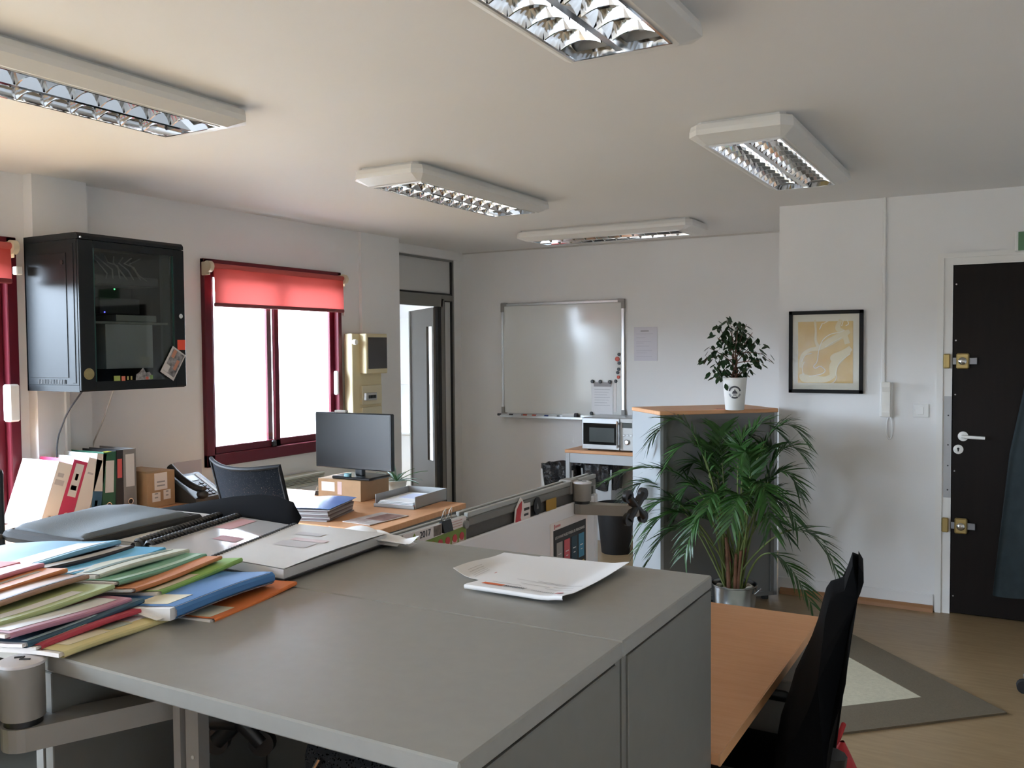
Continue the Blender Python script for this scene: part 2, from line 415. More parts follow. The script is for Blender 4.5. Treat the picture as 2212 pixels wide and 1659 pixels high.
# ---- entrance door
d1 = obj('door_1', B().box((-.338, YR-.004, .006), (.50, YR+.042, 2.008), .003), mat('dark_brown_door', (.0085,.0055,.0042), .45, spec=.18, var=.15, scale=4, stretch=(9,1,1)), kind='structure')
CAS = mat('casing_paint', (.80,.79,.76), .4)
fr = obj('frame', B().box((-.418, YR-.022, 0), (-.386, YR+.05, 2.078)).box((-.386, YR-.010, 0), (-.339, YR+.05, 2.050)).box((-.386, YR-.022, 2.050), (.58, YR+.05, 2.078)).box((-.339, YR-.010, 2.009), (.50, YR+.05, 2.050)).box((.50, YR-.022, 0), (.58, YR+.05, 2.050)), CAS, d1)
obj('strike_plate', B().box((-.378, YR-.0125, .675), (-.3395, YR-.009, 1.26)), mat('dull_steel', (.42,.43,.44), .4, metal=.6), d1)
for z in (.98, .86, .72, 1.15): obj('screw', B().cyl((-.356, YR-.0145, z), (-.356, YR-.012, z), .0045, 8), BLACKPL, d1)
for z in (1.90, 1.58, 1.27, .83, .105): obj('screw', B().cyl((-.322, YR-.0065, z), (-.322, YR-.003, z), .0045, 8), mat('screw_steel', (.5,.5,.5), .3, metal=1), d1)
for z, kb in ((1.462, True), (.517, False)):
    lk = obj('bolt_lock', B().box((-.318, YR-.030, z-.045), (-.252, YR-.004, z+.045), .007), BRASS, d1)
    obj('knob', B().lathe([(.012,0),(.012,.008),(.021,.012),(.022,.018),(.017,.023),(.006,.025)], 16, xf((-.285, YR-.030, z), rx=90)), mat('knob_metal', (.55,.55,.52) if kb else (.25,.18,.08), .2, metal=1), lk, True)
    obj('bolt', B().box((-.336, YR-.020, z-.019), (-.318, YR-.008, z+.019)).box((-.252, YR-.020, z-.019), (-.212, YR-.008, z+.019), .002), mat('bolt_steel', (.30,.31,.33), .4, metal=.8), lk)
    obj('keeper', B().box((-.384, YR-.034, z-.042), (-.348, YR-.008, z+.042), .006), BRASS, lk)
hd = obj('lever_handle', B().lathe([(.0275,0),(.0275,.006),(.022,.009)], 24, xf((-.279, YR-.004, 1.032), rx=90)).cyl((-.279, YR-.010, 1.032), (-.279, YR-.052, 1.032), .009, 12)
   .tube([(-.285, YR-.050, 1.034), (-.24, YR-.054, 1.032), (-.19, YR-.053, 1.030), (-.168, YR-.050, 1.029)], .0095, 10), mat('handle_white', (.80,.78,.74), .25), d1, True)
es = obj('escutcheon', B().lathe([(.0265,0),(.0265,.005),(.021,.008)], 24, xf((-.303, YR-.004, .956), rx=90)), mat('handle_white', (.8,.78,.74), .25), d1, True)
obj('keyhole', B().cyl((-.303, YR-.0125, .960), (-.303, YR-.0115, .960), .0065, 12).box((-.3065, YR-.0125, .944), (-.2995, YR-.0115, .960)), BLACKPL, es)

# ================================================================== ON THE DOOR WALL
pf = thing('picture_frame', 'black framed yellow abstract print with white lines on the door wall', 'picture', (-1.035, YR, 1.266))
px0, px1, pz0, pz1 = -1.252, -.818, 1.266, 1.770; fwid = .022
obj('frame', B().box((px0, YR-.028, pz0), (px0+fwid, YR-.001, pz1), .002).box((px1-fwid, YR-.028, pz0), (px1, YR-.001, pz1), .002).box((px0, YR-.028, pz0), (px1, YR-.001, pz0+fwid), .002).box((px0, YR-.028, pz1-fwid), (px1, YR-.001, pz1), .002), mat('frame_black', (.008,.008,.008), .5, spec=.2), pf)
obj('mount', B().box((px0+.02, YR-.014, pz0+.02), (px1-.02, YR-.010, pz1-.02)), mat('mount_card', (.72,.70,.62), .6), pf)
def art_mat():
    m = D.materials.new('yellow_print'); m.use_nodes = True; t = m.node_tree; b = t.nodes['Principled BSDF']; b.inputs['Roughness'].default_value = .5
    c = t.nodes.new('ShaderNodeTexCoord')
    n = t.nodes.new('ShaderNodeTexNoise'); n.inputs['Scale'].default_value = 7; n.inputs['Detail'].default_value = 2
    r = t.nodes.new('ShaderNodeValToRGB'); r.color_ramp.elements[0].position = .35; r.color_ramp.elements[0].color = (.60,.36,.06,1); r.color_ramp.elements[1].position = .68; r.color_ramp.elements[1].color = (.68,.50,.20,1)
    t.links.new(c.outputs['Object'], n.inputs[0]); t.links.new(n.outputs[0], r.inputs[0]); t.links.new(r.outputs[0], b.inputs['Base Color'])
    return m
pr = obj('print', B().box((px0+.054, YR-.0155, pz0+.062), (px1-.058, YR-.0135, pz1-.066)), art_mat(), pf)
# the drawn bands: flat ribbons of pale paint over the yellow
def ribbon(pts, ws, y):
    b = B(); P = [Vector((p[0], 0, p[1])) for p in pts]
    # Catmull-Rom
    Q = []; W = []
    for i in range(len(P)-1):
        p0, p1, p2, p3 = P[max(i-1,0)], P[i], P[i+1], P[min(i+2,len(P)-1)]
        for k in range(8):
            t = k/8
            Q.append(.5*((2*p1)+(p2-p0)*t+(2*p0-5*p1+4*p2-p3)*t*t+(3*p1-p0-3*p2+p3)*t**3)); W.append(ws[i]+(ws[i+1]-ws[i])*t)
    Q.append(P[-1]); W.append(ws[-1])
    va = []; vb = []
    for i, q in enumerate(Q):
        t = (Q[min(i+1,len(Q)-1)]-Q[max(i-1,0)]).normalized(); nn = Vector((-t.z, 0, t.x))
        a = q+nn*W[i]/2; c = q-nn*W[i]/2
        va.append(b.bm.verts.new((a.x, y, a.z))); vb.append(b.bm.verts.new((c.x, y, c.z)))
    for i in range(len(Q)-1): b.bm.faces.new((va[i], va[i+1], vb[i+1], vb[i]))
    return b
def pp(u, v): return (px0 + .0 + (u-.085)/(.86-.085)*(px1-px0), pz1 - (v-.11)/(.905-.11)*(pz1-pz0))
BN = [0]
PALE = mat('pale_paint', (.70,.62,.40), .5); WHITEP = mat('white_paint_line', (.80,.77,.66), .5)
for pts, ws in (([(.36,.20),(.37,.30),(.37,.40),(.40,.46)], [.012,.012,.014,.02]),
                ([(.21,.66),(.23,.55),(.30,.49),(.40,.47),(.52,.41),(.66,.34),(.72,.31)], [.018,.025,.02,.03,.045,.04,.02]),
                ([(.58,.62),(.55,.56),(.66,.52),(.735,.47)], [.02,.03,.04,.03]),
                ([(.55,.74),(.56,.64),(.63,.56),(.72,.49)], [.03,.05,.05,.03]),
                ([(.22,.72),(.25,.76),(.36,.77),(.48,.77),(.56,.73)], [.03,.05,.04,.035,.03]),
                ([(.63,.20),(.60,.28),(.66,.33),(.70,.43)], [.02,.03,.03,.03])):
    BN[0] += 1; obj('band', ribbon([pp(*p) for p in pts], ws, YR-.0157-.0002*BN[0]), PALE, pr)
for pts in ([(.40,.50),(.385,.60),(.35,.645),(.37,.665),(.42,.645),(.47,.685),(.43,.72),(.30,.745)], [(.73,.525),(.62,.61),(.585,.70),(.585,.765),(.53,.81),(.34,.825),(.21,.845)],
            [(.40,.50),(.44,.40),(.52,.34),(.62,.32),(.67,.30)], [(.44,.23),(.41,.29)], [(.50,.21),(.45,.235)], [(.47,.46),(.56,.41),(.64,.37)], [(.22,.60),(.26,.54),(.33,.52)], [(.69,.20),(.71,.24),(.68,.26)], [(.66,.20),(.64,.26)], [(.24,.73),(.23,.66),(.25,.60)]):
    BN[0] += 1; obj('line', ribbon([pp(*p) for p in pts], [.005]*len(pts), YR-.0157-.0002*BN[0]), WHITEP, pr)
obj('glazing', B().box((px0+.02, YR-.022, pz0+.02), (px1-.02, YR-.020, pz1-.02)), clear_mat('frame_glass', (.98,.98,.97), .045, .05), pf)

struct('trim_7', B().box((-.715, YR-.018, 1.335), (-.697, YR, HC), .003), WHITEPL)   # cable duct above the intercom
ic = thing('intercom_handset', 'white wall intercom handset with a looped cord below the cable duct', 'intercom', (-.690, YR, 1.13))
obj('cradle', B().box((-.722, YR-.022, 1.130), (-.655, YR-.001, 1.338), .004), WHITEPL, ic)
obj('handset', B().poly([(-.022,1.135),(-.052,1.135),(-.056,1.16),(-.044,1.20),(-.044,1.28),(-.058,1.31),(-.056,1.338),(-.022,1.338)], 'x', -.707, -.664, Matrix.Translation((0, YR, 0))), mat('handset_white', (.82,.80,.74), .35), ic)
cp = []
for i in range(26):
    a = i/25*2*math.pi; cp.append((-.669+.016*math.sin(a)*(1 if a < math.pi else 1.1), YR-.012-.004*math.sin(a*2), 1.065+.067*math.cos(a)))
obj('cord', B().tube(cp, .0038, 7), WHITEPL, ic, True)
sw = thing('light_switch', 'white double light switch between intercom and door frame', 'switch', (-.50, YR, 1.133))
obj('plate', B().box((-.543, YR-.010, 1.133), (-.458, YR-.001, 1.213), .005), WHITEPL, sw)
obj('rocker', B().box((-.530, YR-.014, 1.150), (-.485, YR-.009, 1.196), .003), mat('rocker_white', (.84,.84,.82), .3), sw)
ex = thing('exit_sign', 'green emergency exit sign in white housing above the dark door', 'sign', (.12, YR, 2.065))
obj('housing', B().box((-.034, YR-.055, 2.063), (.31, YR-.001, 2.175), .006), WHITEPL, ex)
obj('face', B().box((-.018, YR-.058, 2.068), (.30, YR-.054, 2.170)), mat('exit_green', (.10,.22,.11), .4), ex)
# coat on the door
ct = thing('hanging_coat', 'dark teal coat hanging on the brown door at the right edge', 'coat', (.06, YR-.06, .13))
def coat(u, v):
    z = 1.62 - 1.47*u
    wdt = .09 + .06*min(1, u*2.2) + .135*u
    a = -math.pi*.5 + (v-.5)*math.pi*1.0
    x = .165 + wdt*math.sin((v-.5)*math.pi)
    y = YR - .03 - (.06+.03*u)*math.cos((v-.5)*math.pi)*.9 - .018*math.sin(v*19+u*2)*(.3+u)
    return (x, min(y, YR-.012), z - .012*math.sin(v*13)*u)
obj('body', B().sheet(coat, 26, 40), mat('teal_wool', (.014,.023,.026), .85, var=.2, scale=14), ct, True)
obj('hook', B().tube([(.165, YR-.004, 1.66), (.165, YR-.05, 1.66), (.165, YR-.055, 1.69)], .006, 8), CHROME, ct, True)

# ================================================================== CEILING LUMINAIRES
def luminaire():
    t = thing('ceiling_luminaire', '', 'ceiling light', (0, 0, HC), 0, 'louvred ceiling luminaires')
    L, Wd = .675, .200          # half length, half width at the widest
    def ring(hx, hy, ch): return [(hx, -hy+ch), (hx, hy-ch), (hx-ch, hy), (-hx+ch, hy), (-hx, hy-ch), (-hx, -hy+ch), (-hx+ch, -hy), (hx-ch, -hy)]
    h = B(); rows = []
    for hx, hy, ch, z in ((Wd-.03, L-.03, .02, 0), (Wd-.03, L-.03, .02, -.012), (Wd-.006, L-.006, .035, -.014), (Wd, L, .04, -.035), (Wd, L, .04, -.055), (Wd-.045, L-.075, .012, -.080), (.142, .568, .001, -.080), (.142, .568, .001, -.010)):
        rows.append([h.bm.verts.new((x, y, z)) for x, y in ring(hx, hy, ch)])
    for A, C_ in zip(rows, rows[1:]):
        for k in range(8): h.bm.faces.new((A[k], A[(k+1) % 8], C_[(k+1) % 8], C_[k]))
    h.bm.faces.new(rows[-1]); h.bm.faces.new(rows[0])
    obj('housing', h, CREAMW, t, world=False)
    obj('louvre_rim', B().box((-.142, -.568, -.083), (-.134, .568, -.060)).box((.134, -.568, -.083), (.142, .568, -.060)).box((-.142, -.568, -.083), (.142, -.560, -.060)).box((-.142, .560, -.083), (.142, .568, -.060)), MIRROR, t, world=False)
    for s in (-1, 1):
        rf = B()
        def fn(u, v, s=s): return (s*(.134 - .030*(1-(1-u)**2)) if False else s*(.134-.034*u*u), -.56+1.12*v, -.080+.060*u)
        rf.sheet(fn, 5, 2); 
        obj('side_reflector', rf, MIRROR, t, True, world=False)
        obj('tube', B().cyl((s*.066, -.55, -.030), (s*.066, .55, -.030), .013, 12), mat('fluorescent_tube', (.80,.80,.79), .35), t, True, world=False)
    sp_ = B().poly([(-.010,-.081),(.010,-.081),(.030,-.025),(-.030,-.025)], 'y', -.56, .56)
    obj('centre_reflector', sp_, MIRROR, t, world=False)
    # one blade, shared by all cells
    bl = B()
    for k in range(8):
        pass
    NB = 8
    top = []; 
    for i in range(NB+1):
        x = -.058 + .116*i/NB; dip = .016*(1-(2*i/NB-1)**2)
        top.append((x, dip))
    r0 = [bl.bm.verts.new((x, -.0025, -.082+d_)) for x, d_ in top]; r1 = [bl.bm.verts.new((x, .0025, -.082+d_)) for x, d_ in top]
    r2 = [bl.bm.verts.new((x, .013, -.040)) for x, d_ in top]; r3 = [bl.bm.verts.new((x, -.013, -.040)) for x, d_ in top]
    for A, C_ in ((r0, r1), (r1, r2), (r2, r3), (r3, r0)):
        for i in range(NB): bl.bm.faces.new((A[i], A[i+1], C_[i+1], C_[i]))
    first = obj('louvre_blade', bl, MIRROR, t, world=False)
    n = 0
    for s in (-1, 1):
        for k in range(11):
            o = first if n == 0 else first.copy()
            if n: COL.objects.link(o)
            o.parent = t; o.location = (s*.074, -.56+1.12*(k+1)/12, 0); n += 1
    return t
lum = luminaire()
lum.location = (-2.612, 1.70, HC); lum['label'] = 'cream louvred ceiling luminaire nearest the tall balcony window'
dup(lum, (-.940, 1.695, HC), 0, 'cream louvred ceiling luminaire cut by the top edge, over the grey cabinets')
dup(lum, (-2.615, 4.060, HC), 0, 'cream louvred ceiling luminaire in front of the red blind window')
dup(lum, (-.940, 4.060, HC), 0, 'cream louvred ceiling luminaire over the palm and tall cabinet')
dup(lum, (-2.590, 5.990, HC), 90, 'cream louvred ceiling luminaire lying parallel to the whiteboard wall')

# ================================================================== BACK WALL
wbd = thing('whiteboard', 'large whiteboard with aluminium frame and marker tray on the back wall', 'whiteboard', (-3.42, YB, .965))
wx0, wx1, wz0, wz1 = -4.008, -2.838, .965, 1.953
obj('panel', B().box((wx0+.02, YB-.016, wz0+.02), (wx1-.02, YB-.003, wz1-.02)), mat('whiteboard_enamel', (.74,.75,.72), .13, spec=.6), wbd)
obj('frame', B().box((wx0, YB-.022, wz0), (wx0+.022, YB-.002, wz1), .003).box((wx1-.026, YB-.022, wz0), (wx1, YB-.002, wz1), .003).box((wx0, YB-.022, wz1-.024), (wx1, YB-.002, wz1), .003).box((wx0, YB-.022, wz0), (wx1, YB-.002, wz0+.022), .003), ALU, wbd)
for x, z in ((wx0, wz1), (wx1, wz1), (wx0, wz0), (wx1, wz0)):
    sx = 1 if x == wx0 else -1; sz = 1 if z == wz0 else -1
    obj('corner_cap', B().poly([(x-sx*.004, z-sz*.004), (x+sx*.055, z-sz*.004), (x+sx*.055, z+sz*.024), (x+sx*.026, z+sz*.026), (x+sx*.026, z+sz*.075), (x-sx*.004, z+sz*.075)], 'y', YB-.025, YB-.002), mat('corner_grey', (.30,.29,.27), .5), wbd)
obj('tray', B().box((wx0+.01, YB-.075, wz0-.012), (wx1-.14, YB-.002, wz0-.004), .002).box((wx0+.01, YB-.078, wz0-.012), (wx1-.14, YB-.074, wz0+.006)), ALU, wbd)
mk = [('black', -3.98, DINK, (.05,.05,.05)), ('black', -3.86, DINK, None), ('red', -3.72, REDINK, None), ('red', -3.63, REDINK, None), ('blue', -3.51, mat('blue_ink', (.03,.06,.22), .4), None)]
ml = ['black capped marker at the left end of the whiteboard tray', 'second marker from the left on the tray, black capped', 'red marker left of the other red one on the tray', 'red marker beside the blue one on the whiteboard tray', 'blue marker on the whiteboard tray left of the eraser roll']
for (c, x, mm, _), lb in zip(mk, ml):
    t = thing('marker_pen', lb, 'marker', (x, YB-.04, wz0-.004), 0, 'markers on the whiteboard tray')
    obj('barrel', B().cyl((x-.02, YB-.045, wz0+.006), (x+.065, YB-.045, wz0+.006), .0095, 12), mat('marker_barrel', (.70,.71,.72), .4), t, True)
    obj('cap', B().cyl((x-.058, YB-.045, wz0+.006), (x-.018, YB-.045, wz0+.006), .0105, 12), mm, t, True)
er = thing('board_eraser', 'white board eraser roll with black end on the whiteboard tray', 'eraser', (-3.33, YB-.04, wz0-.004))
obj('body', B().cyl((-3.39, YB-.042, wz0+.018), (-3.28, YB-.042, wz0+.018), .021, 16), mat('eraser_white', (.8,.8,.78), .4), er, True)
obj('end_cap', B().cyl((-3.28, YB-.042, wz0+.018), (-3.255, YB-.042, wz0+.018), .022, 16), DINK, er, True)
tag_ = lambda o, l, c, g=None: finish(o, l, c, g)
# round magnets in a column
for i, (x, z, c, lb) in enumerate(((-2.885, 1.500, 'k', 'topmost small black magnet by the whiteboard right edge'), (-2.900, 1.462, 'r', 'larger red magnet under the topmost black one on the whiteboard'), (-2.884, 1.428, 'k', 'black magnet just below the red cluster on the whiteboard'), (-2.888, 1.378, 'k', 'black magnet in the middle of the whiteboard magnet column'), (-2.897, 1.350, 'k', 'black magnet above the lower red one on the whiteboard'), (-2.890, 1.312, 'r', 'lower red magnet on the whiteboard right edge'), (-2.915, 1.278, 'k', 'lowest black magnet of the whiteboard magnet column'))):
    r_ = .020 if (c == 'r' and i == 1) else .014
    obj('board_magnet', B().lathe([(r_,0),(r_,.006),(r_*.8,.009)], 16, xf((x, YB-.016, z), rx=90)), REDINK if c == 'r' else BLACKPL, label=lb, cat='magnet', group='round magnets on the whiteboard')
# sheet pinned to the whiteboard
ws_ = thing('pinned_sheet', 'white printed sheet pinned by black magnets low on the whiteboard', 'sheet', (-3.03, YB-.02, 1.0))
obj('paper', B().sheet(lambda u, v: (-3.135+.195*v, YB-.018-.006*math.sin(v*3)*u, 1.283-.285*u), 6, 4, .0006), PAPER, ws_)
obj('header', B().box((-3.110, YB-.0255, 1.232), (-2.955, YB-.0245, 1.268)), INK, ws_)
for k in range(7): obj('text_line', B().box((-3.105, YB-.0262, 1.205-k*.022), (-2.965-(k % 3)*.012, YB-.0255, 1.209-k*.022)), mat('faint_ink', (.60,.60,.62), .6), ws_)
obj('sheet_behind', B().box((-2.935, YB-.0185, 1.02), (-2.91, YB-.0165, 1.285)), PAPERW, ws_)
for i, (x, z, lb) in enumerate(((-3.122, 1.274, 'black magnet on the pinned sheet, its top left corner'), (-3.050, 1.274, 'black magnet on the pinned sheet, middle of its top'), (-2.965, 1.272, 'black magnet on the pinned sheet, its top right corner'), (-3.132, 1.005, 'black magnet on the pinned sheet, its bottom left corner'))):
    obj('board_magnet', B().lathe([(.015,0),(.015,.007),(.012,.010)], 16, xf((x, YB-.027, z), rx=90)), BLACKPL, label=lb, cat='magnet', group='round magnets on the whiteboard')
ps = thing('wall_notice', 'pale A4 notice taped to the wall right of the whiteboard', 'notice', (-2.657, YB, 1.45))
obj('paper', B().box((-2.757, YB-.004, 1.446), (-2.557, YB-.001, 1.722)), mat('notice_paper', (.66,.64,.69), .5), ps)
obj('heading', B().box((-2.70, YB-.0048, 1.685), (-2.63, YB-.004, 1.694)), INK, ps)
for k, (z, a) in enumerate(((1.665,.9),(1.635,.5),(1.60,.8),(1.59,.4),(1.565,.7),(1.53,.85),(1.51,.6),(1.48,.85))):
    obj('text_line', B().box((-2.738, YB-.0048, z), (-2.738+.16*a, YB-.004, z+.003)), mat('pale_ink', (.50,.48,.54), .6), ps)

# ---- side table with microwave
tb = thing('side_table', 'beech side table with grey legs carrying the microwave', 'table', (-2.60, 6.66, 0))
obj('tabletop', B().box((-3.19, 6.455, .712), (-2.0, 6.86, .738), .003), BEECH, tb)
for x in (-3.165, -2.03):
    for y in (6.475, 6.835): obj('leg', B().box((x-.018, y-.018, 0), (x+.018, y+.018, .712), .003), LGREYMETAL, tb)
obj('apron', B().box((-3.165, 6.462, .635), (-2.03, 6.478, .712)), LGREYMETAL, tb)
mv = thing('microwave_oven', 'silver microwave oven with black door window on the side table', 'microwave', (-2.80, 6.65, .738))
mx0, mx1, my0, my1, mz0, mz1 = -3.045, -2.600, 6.50, 6.83, .748, 1.003
SIL = mat('microwave_silver', (.50,.51,.51), .32, metal=.6)
obj('body', B().box((mx0, my0, mz0), (mx1, my1, mz1), .006), SIL, mv)
dr = obj('door', B().box((mx0, my0-.022, mz0+.002), (-2.722, my0, mz1-.004), .004), SIL, mv)
obj('window', B().box((mx0+.012, my0-.0245, mz0+.040), (-2.735, my0-.021, mz1-.045)), mat('black_glass', (.008,.009,.009), .08), dr)
obj('inner_screen', B().box((mx0+.065, my0-.0255, mz0+.062), (-2.765, my0-.0240, mz1-.080)), mat('screen_grey', (.035,.045,.042), .25), dr)
obj('handle', B().box((-2.738, my0-.058, mz0+.02), (-2.722, my0-.040, mz1-.022), .005).box((-2.736, my0-.042, mz0+.03), (-2.724, my0-.018, mz0+.045)).box((-2.736, my0-.042, mz1-.05), (-2.724, my0-.018, mz1-.035)), CHROME, dr)
cp_ = obj('control_panel', B().box((-2.718, my0-.018, mz0+.002), (mx1, my0, mz1-.004), .003), mat('panel_white', (.62,.63,.62), .25), mv)
obj('display', B().box((-2.700, my0-.020, mz1-.075), (-2.618, my0-.017, mz1-.035)), mat('display_dark', (.04,.05,.045), .2), cp_)
obj('dial', B().lathe([(.020,0),(.020,.012),(.015,.017)], 18, xf((-2.660, my0-.018, mz0+.070), rx=90)), CHROME, cp_, True)
for k in range(3): obj('button', B().box((-2.695+k*.03, my0-.021, mz0+.115), (-2.675+k*.03, my0-.017, mz0+.13), .002), SIL, cp_)
for x in (mx0+.04, mx1-.04):
    for y in (my0+.03, my1-.03): obj('foot', B().cyl((x, y, .738), (x, y, .749), .012, 10), BLACKRUB, mv)

def bin_(name, cx, cy, hw, hd, h, label, bodym, bag=True, taper=.85):
    t = thing(name, label, 'bin', (cx, cy, 0))
    b = B()
    lo = [(cx-hw*taper, cy-hd*taper), (cx+hw*taper, cy-hd*taper), (cx+hw*taper, cy+hd*taper), (cx-hw*taper, cy+hd*taper)]
    hi = [(cx-hw, cy-hd), (cx+hw, cy-hd), (cx+hw, cy+hd), (cx-hw, cy+hd)]
    v0 = [b.bm.verts.new((x, y, 0)) for x, y in lo]; v1 = [b.bm.verts.new((x, y, h)) for x, y in hi]
    b.bm.faces.new(v0)
    for k in range(4): b.bm.faces.new((v0[k], v0[(k+1) % 4], v1[(k+1) % 4], v1[k]))
    obj('body', b, bodym, t)
    if bag:
        def fn(u, v):
            a = v*2*math.pi; c, s = math.cos(a), math.sin(a); k = 1/max(abs(c), abs(s))
            k = min(k, 1.25)
            gr = 1.02 + .05*math.sin(u*3.1) + .035*math.sin(a*9+u*4) + .02*math.sin(a*17)
            if u > .8: gr -= (u-.8)*1.6
            return (cx+hw*c*k*gr, cy+hd*s*k*gr, h-.17+.22*min(u, .8)/.8 - (max(0,u-.8))*.5 + .006*math.sin(a*7))
        obj('bin_bag', B().sheet(fn, 12, 64), BINBAG, t, True)
    return t
bin_('waste_bin', -3.30, 6.66, .150, .13, .56, 'white waste bin with black bag folded over, left of the table leg', WHITEPL)
bin_('waste_bin', -2.96, 6.68, .135, .12, .58, 'grey waste bin with black bag under the side table', LGREYMETAL)
t = thing('waste_basket', 'small black open waste basket on the floor behind the monitor arm', 'bin', (-2.70, 6.15, 0))
obj('body', B().lathe([(.105,.0),(.108,.004),(.145,.36),(.152,.365),(.152,.375),(.140,.375),(.100,.012)], 28, xf((-2.66, 6.25, 0)), cap=False), BLACKRUB, t, True)
fbox = thing('floor_box', 'low dark bag on the floor beside the white cabinet side', 'bag', (-1.98, 4.35, 0))
obj('body', B().tube([(-1.98+.16*math.cos(a), 4.35+.03*math.sin(a*2), .06+.10*math.sin(a)) for a in [i/14*math.pi for i in range(15)]], .028, 8), BLACKSAT, fbox, True)

# ================================================================== TALL CABINET (corner)
TC = (-1.84, 4.99); ang = math.degrees(math.atan2(.53, .56))
cb = thing('tall_cabinet', 'tall grey tambour cabinet with beech top set across the corner', 'cabinet', (TC[0], TC[1], 0), ang)
Wc, Dc, Hc_ = .775, .450, 1.177
WHC = mat("cabinet_white_side", (.34,.36,.37), .4); DOORG = mat('cabinet_grey_door', (.155,.155,.148), .45)
obj('top', B().box((0, 0, Hc_-.024), (Wc, Dc, Hc_), .003), BEECH, cb, world=False)
obj('side_panel', B().box((.004, .004, .03), (.024, Dc-.004, Hc_-.024)), WHC, cb, world=False)
obj('side_panel', B().box((Wc-.024, .004, .03), (Wc-.004, Dc-.004, Hc_-.024)), WHC, cb, world=False)
obj('back_panel', B().box((.024, Dc-.015, .03), (Wc-.024, Dc-.005, Hc_-.024)), DOORG, cb, world=False)
obj('base', B().box((.004, .004, .03), (Wc-.004, Dc-.004, .055)), DOORG, cb, world=False)
obj('front_frame', B().box((.024, .006, Hc_-.06), (Wc-.024, .022, Hc_-.024)).box((.024, .006, .055), (.045, .022, Hc_-.06)).box((Wc-.045, .006, .055), (Wc-.024, .022, Hc_-.06)), DOORG, cb, world=False)
obj('tambour_door', B().box((.045, .016, .055), (Wc-.045, .026, Hc_-.06)), DOORG, cb, world=False)
for x, y in ((.06,.05),(Wc-.06,.05),(.06,Dc-.05),(Wc-.06,Dc-.05)): obj('foot', B().cyl((x,y,0),(x,y,.03), .022, 12), BLACKPL, cb, world=False)
obj('plinth', B().box((.10, .03, 0), (Wc-.18, .05, .03)), BLACKPL, cb, world=False)
obj('business_card', B().box((-1.60, 5.28, Hc_), (-1.515, 5.335, Hc_+.003), M=None), mat('card_red', (.42,.14,.09), .5), label='small reddish card lying on the tall cabinet top', cat='card')

# ---- ficus in paper-cup pot
FX, FY = -1.482, 5.295
fc = thing('potted_ficus', 'small ficus with braided trunk in a tall white cup pot', 'plant', (FX, FY, Hc_))
obj('pot', B().lathe([(.052,0),(.055,.004),(.071,.188),(.073,.190),(.073,.194),(.067,.194),(.066,.17)], 32, xf((FX, FY, Hc_)), cap=False).lathe([(.0,.002),(.052,.002)], 32, xf((FX, FY, Hc_)), cap=False), mat('cup_white', (.84,.83,.80), .4), fc, True)
obj('soil', B().cyl((FX, FY, Hc_+.165), (FX, FY, Hc_+.170), .066, 20), mat('potting_soil', (.03,.02,.014), .9), fc)
# round emblem on the cup, wrapped on the tapered wall
def on_cup(dx, z, lift=.0012):
    r = .055+(.071-.055)*(z/.188)+lift
    vd = math.atan2(-FY, -FX)       # faces the room
    a = vd + dx/r
    return (FX+r*math.cos(a), FY+r*math.sin(a), Hc_+z)
def cup_ring(r0, r1, a0, a1, z0):
    return B().sheet(lambda u, v: on_cup((r0+(r1-r0)*u)*math.cos(R(a0+(a1-a0)*v)), z0+(r0+(r1-r0)*u)*math.sin(R(a0+(a1-a0)*v))), 1, 20)
EMB = mat('emblem_dark', (.07,.07,.08), .5); EMBG = mat('emblem_grey', (.33,.33,.34), .5)
for a0, a1, m_ in ((10, 170, EMB), (195, 232, EMBG), (238, 302, EMB), (308, 345, EMBG)): obj('emblem_arc', cup_ring(.028, .038, a0, a1, .108), m_, fc)
obj('emblem_mark', B().sheet(lambda u, v: on_cup(-.016+.032*v, .100+(.022*(1-abs(2*v-1)) + .006*abs(math.sin(v*9)))*u, .0014), 1, 14), EMB, fc)
obj('emblem_mark', B().sheet(lambda u, v: on_cup(-.010+.020*v, .088+.008*u, .0014), 1, 8), EMBG, fc)
rnd = random.Random(3)
def spiral_trunk(ph):
    return [(FX+.013*math.cos(ph+i*.42)*(1-.2*i/14), FY+.013*math.sin(ph+i*.42), Hc_+.165+.165*i/14) for i in range(15)]
for ph in (0, 2.1, 4.2): obj('trunk', B().tube(spiral_trunk(ph), .0065, 7), BARK, fc, True)
# leaf shared mesh
lfb = B()
pts = [(0,0),(.25,.36),(.5,.48),(.75,.34),(1,0)]
vl = [lfb.bm.verts.new((x, y*.50, -.10*x*x)) for x, y in pts]; vr = [lfb.bm.verts.new((x, -y*.50, -.10*x*x)) for x, y in pts[1:-1]]; vc = [lfb.bm.verts.new((x, 0, -.10*x*x-.05)) for x, y in pts[1:-1]]
L_ = [vl[0]]+vc+[vl[-1]]
for i in range(4):
    a, b_ = L_[i], L_[i+1]
    up1 = vl[i] if i else None; up2 = vl[i+1] if i < 3 else None
    dn1 = vr[i-1] if i else None; dn2 = vr[i] if i < 3 else None
    for p, q in ((up1, up2), (dn1, dn2)):
        f_ = [v for v in (a, b_, q, p) if v is not None]
        lfb.bm.faces.new(f_)
leaf0 = obj('leaf', lfb, LEAF2, fc, True, world=False)
tips = []
def branch(p0, p1, r):
    p0 = Vector(p0); p1 = Vector(p1); m_ = (p0+p1)/2 + Vector((rnd.uniform(-.01,.01), rnd.uniform(-.01,.01), .012))
    P_ = [p0.lerp(m_, t).lerp(m_.lerp(p1, t), t) for t in [i/6 for i in range(7)]]
    obj('branch', B().tube(P_, r, 6, r2=r*.5), BARK, fc, True)
    return P_
rv = Vector((math.cos(yaw), math.sin(yaw), 0)); fv = Vector((-math.sin(yaw), math.cos(yaw), 0))
base = Vector((FX, FY, Hc_))
def fpt(a, z, d=0): return base + rv*a + fv*d + Vector((0, 0, z))
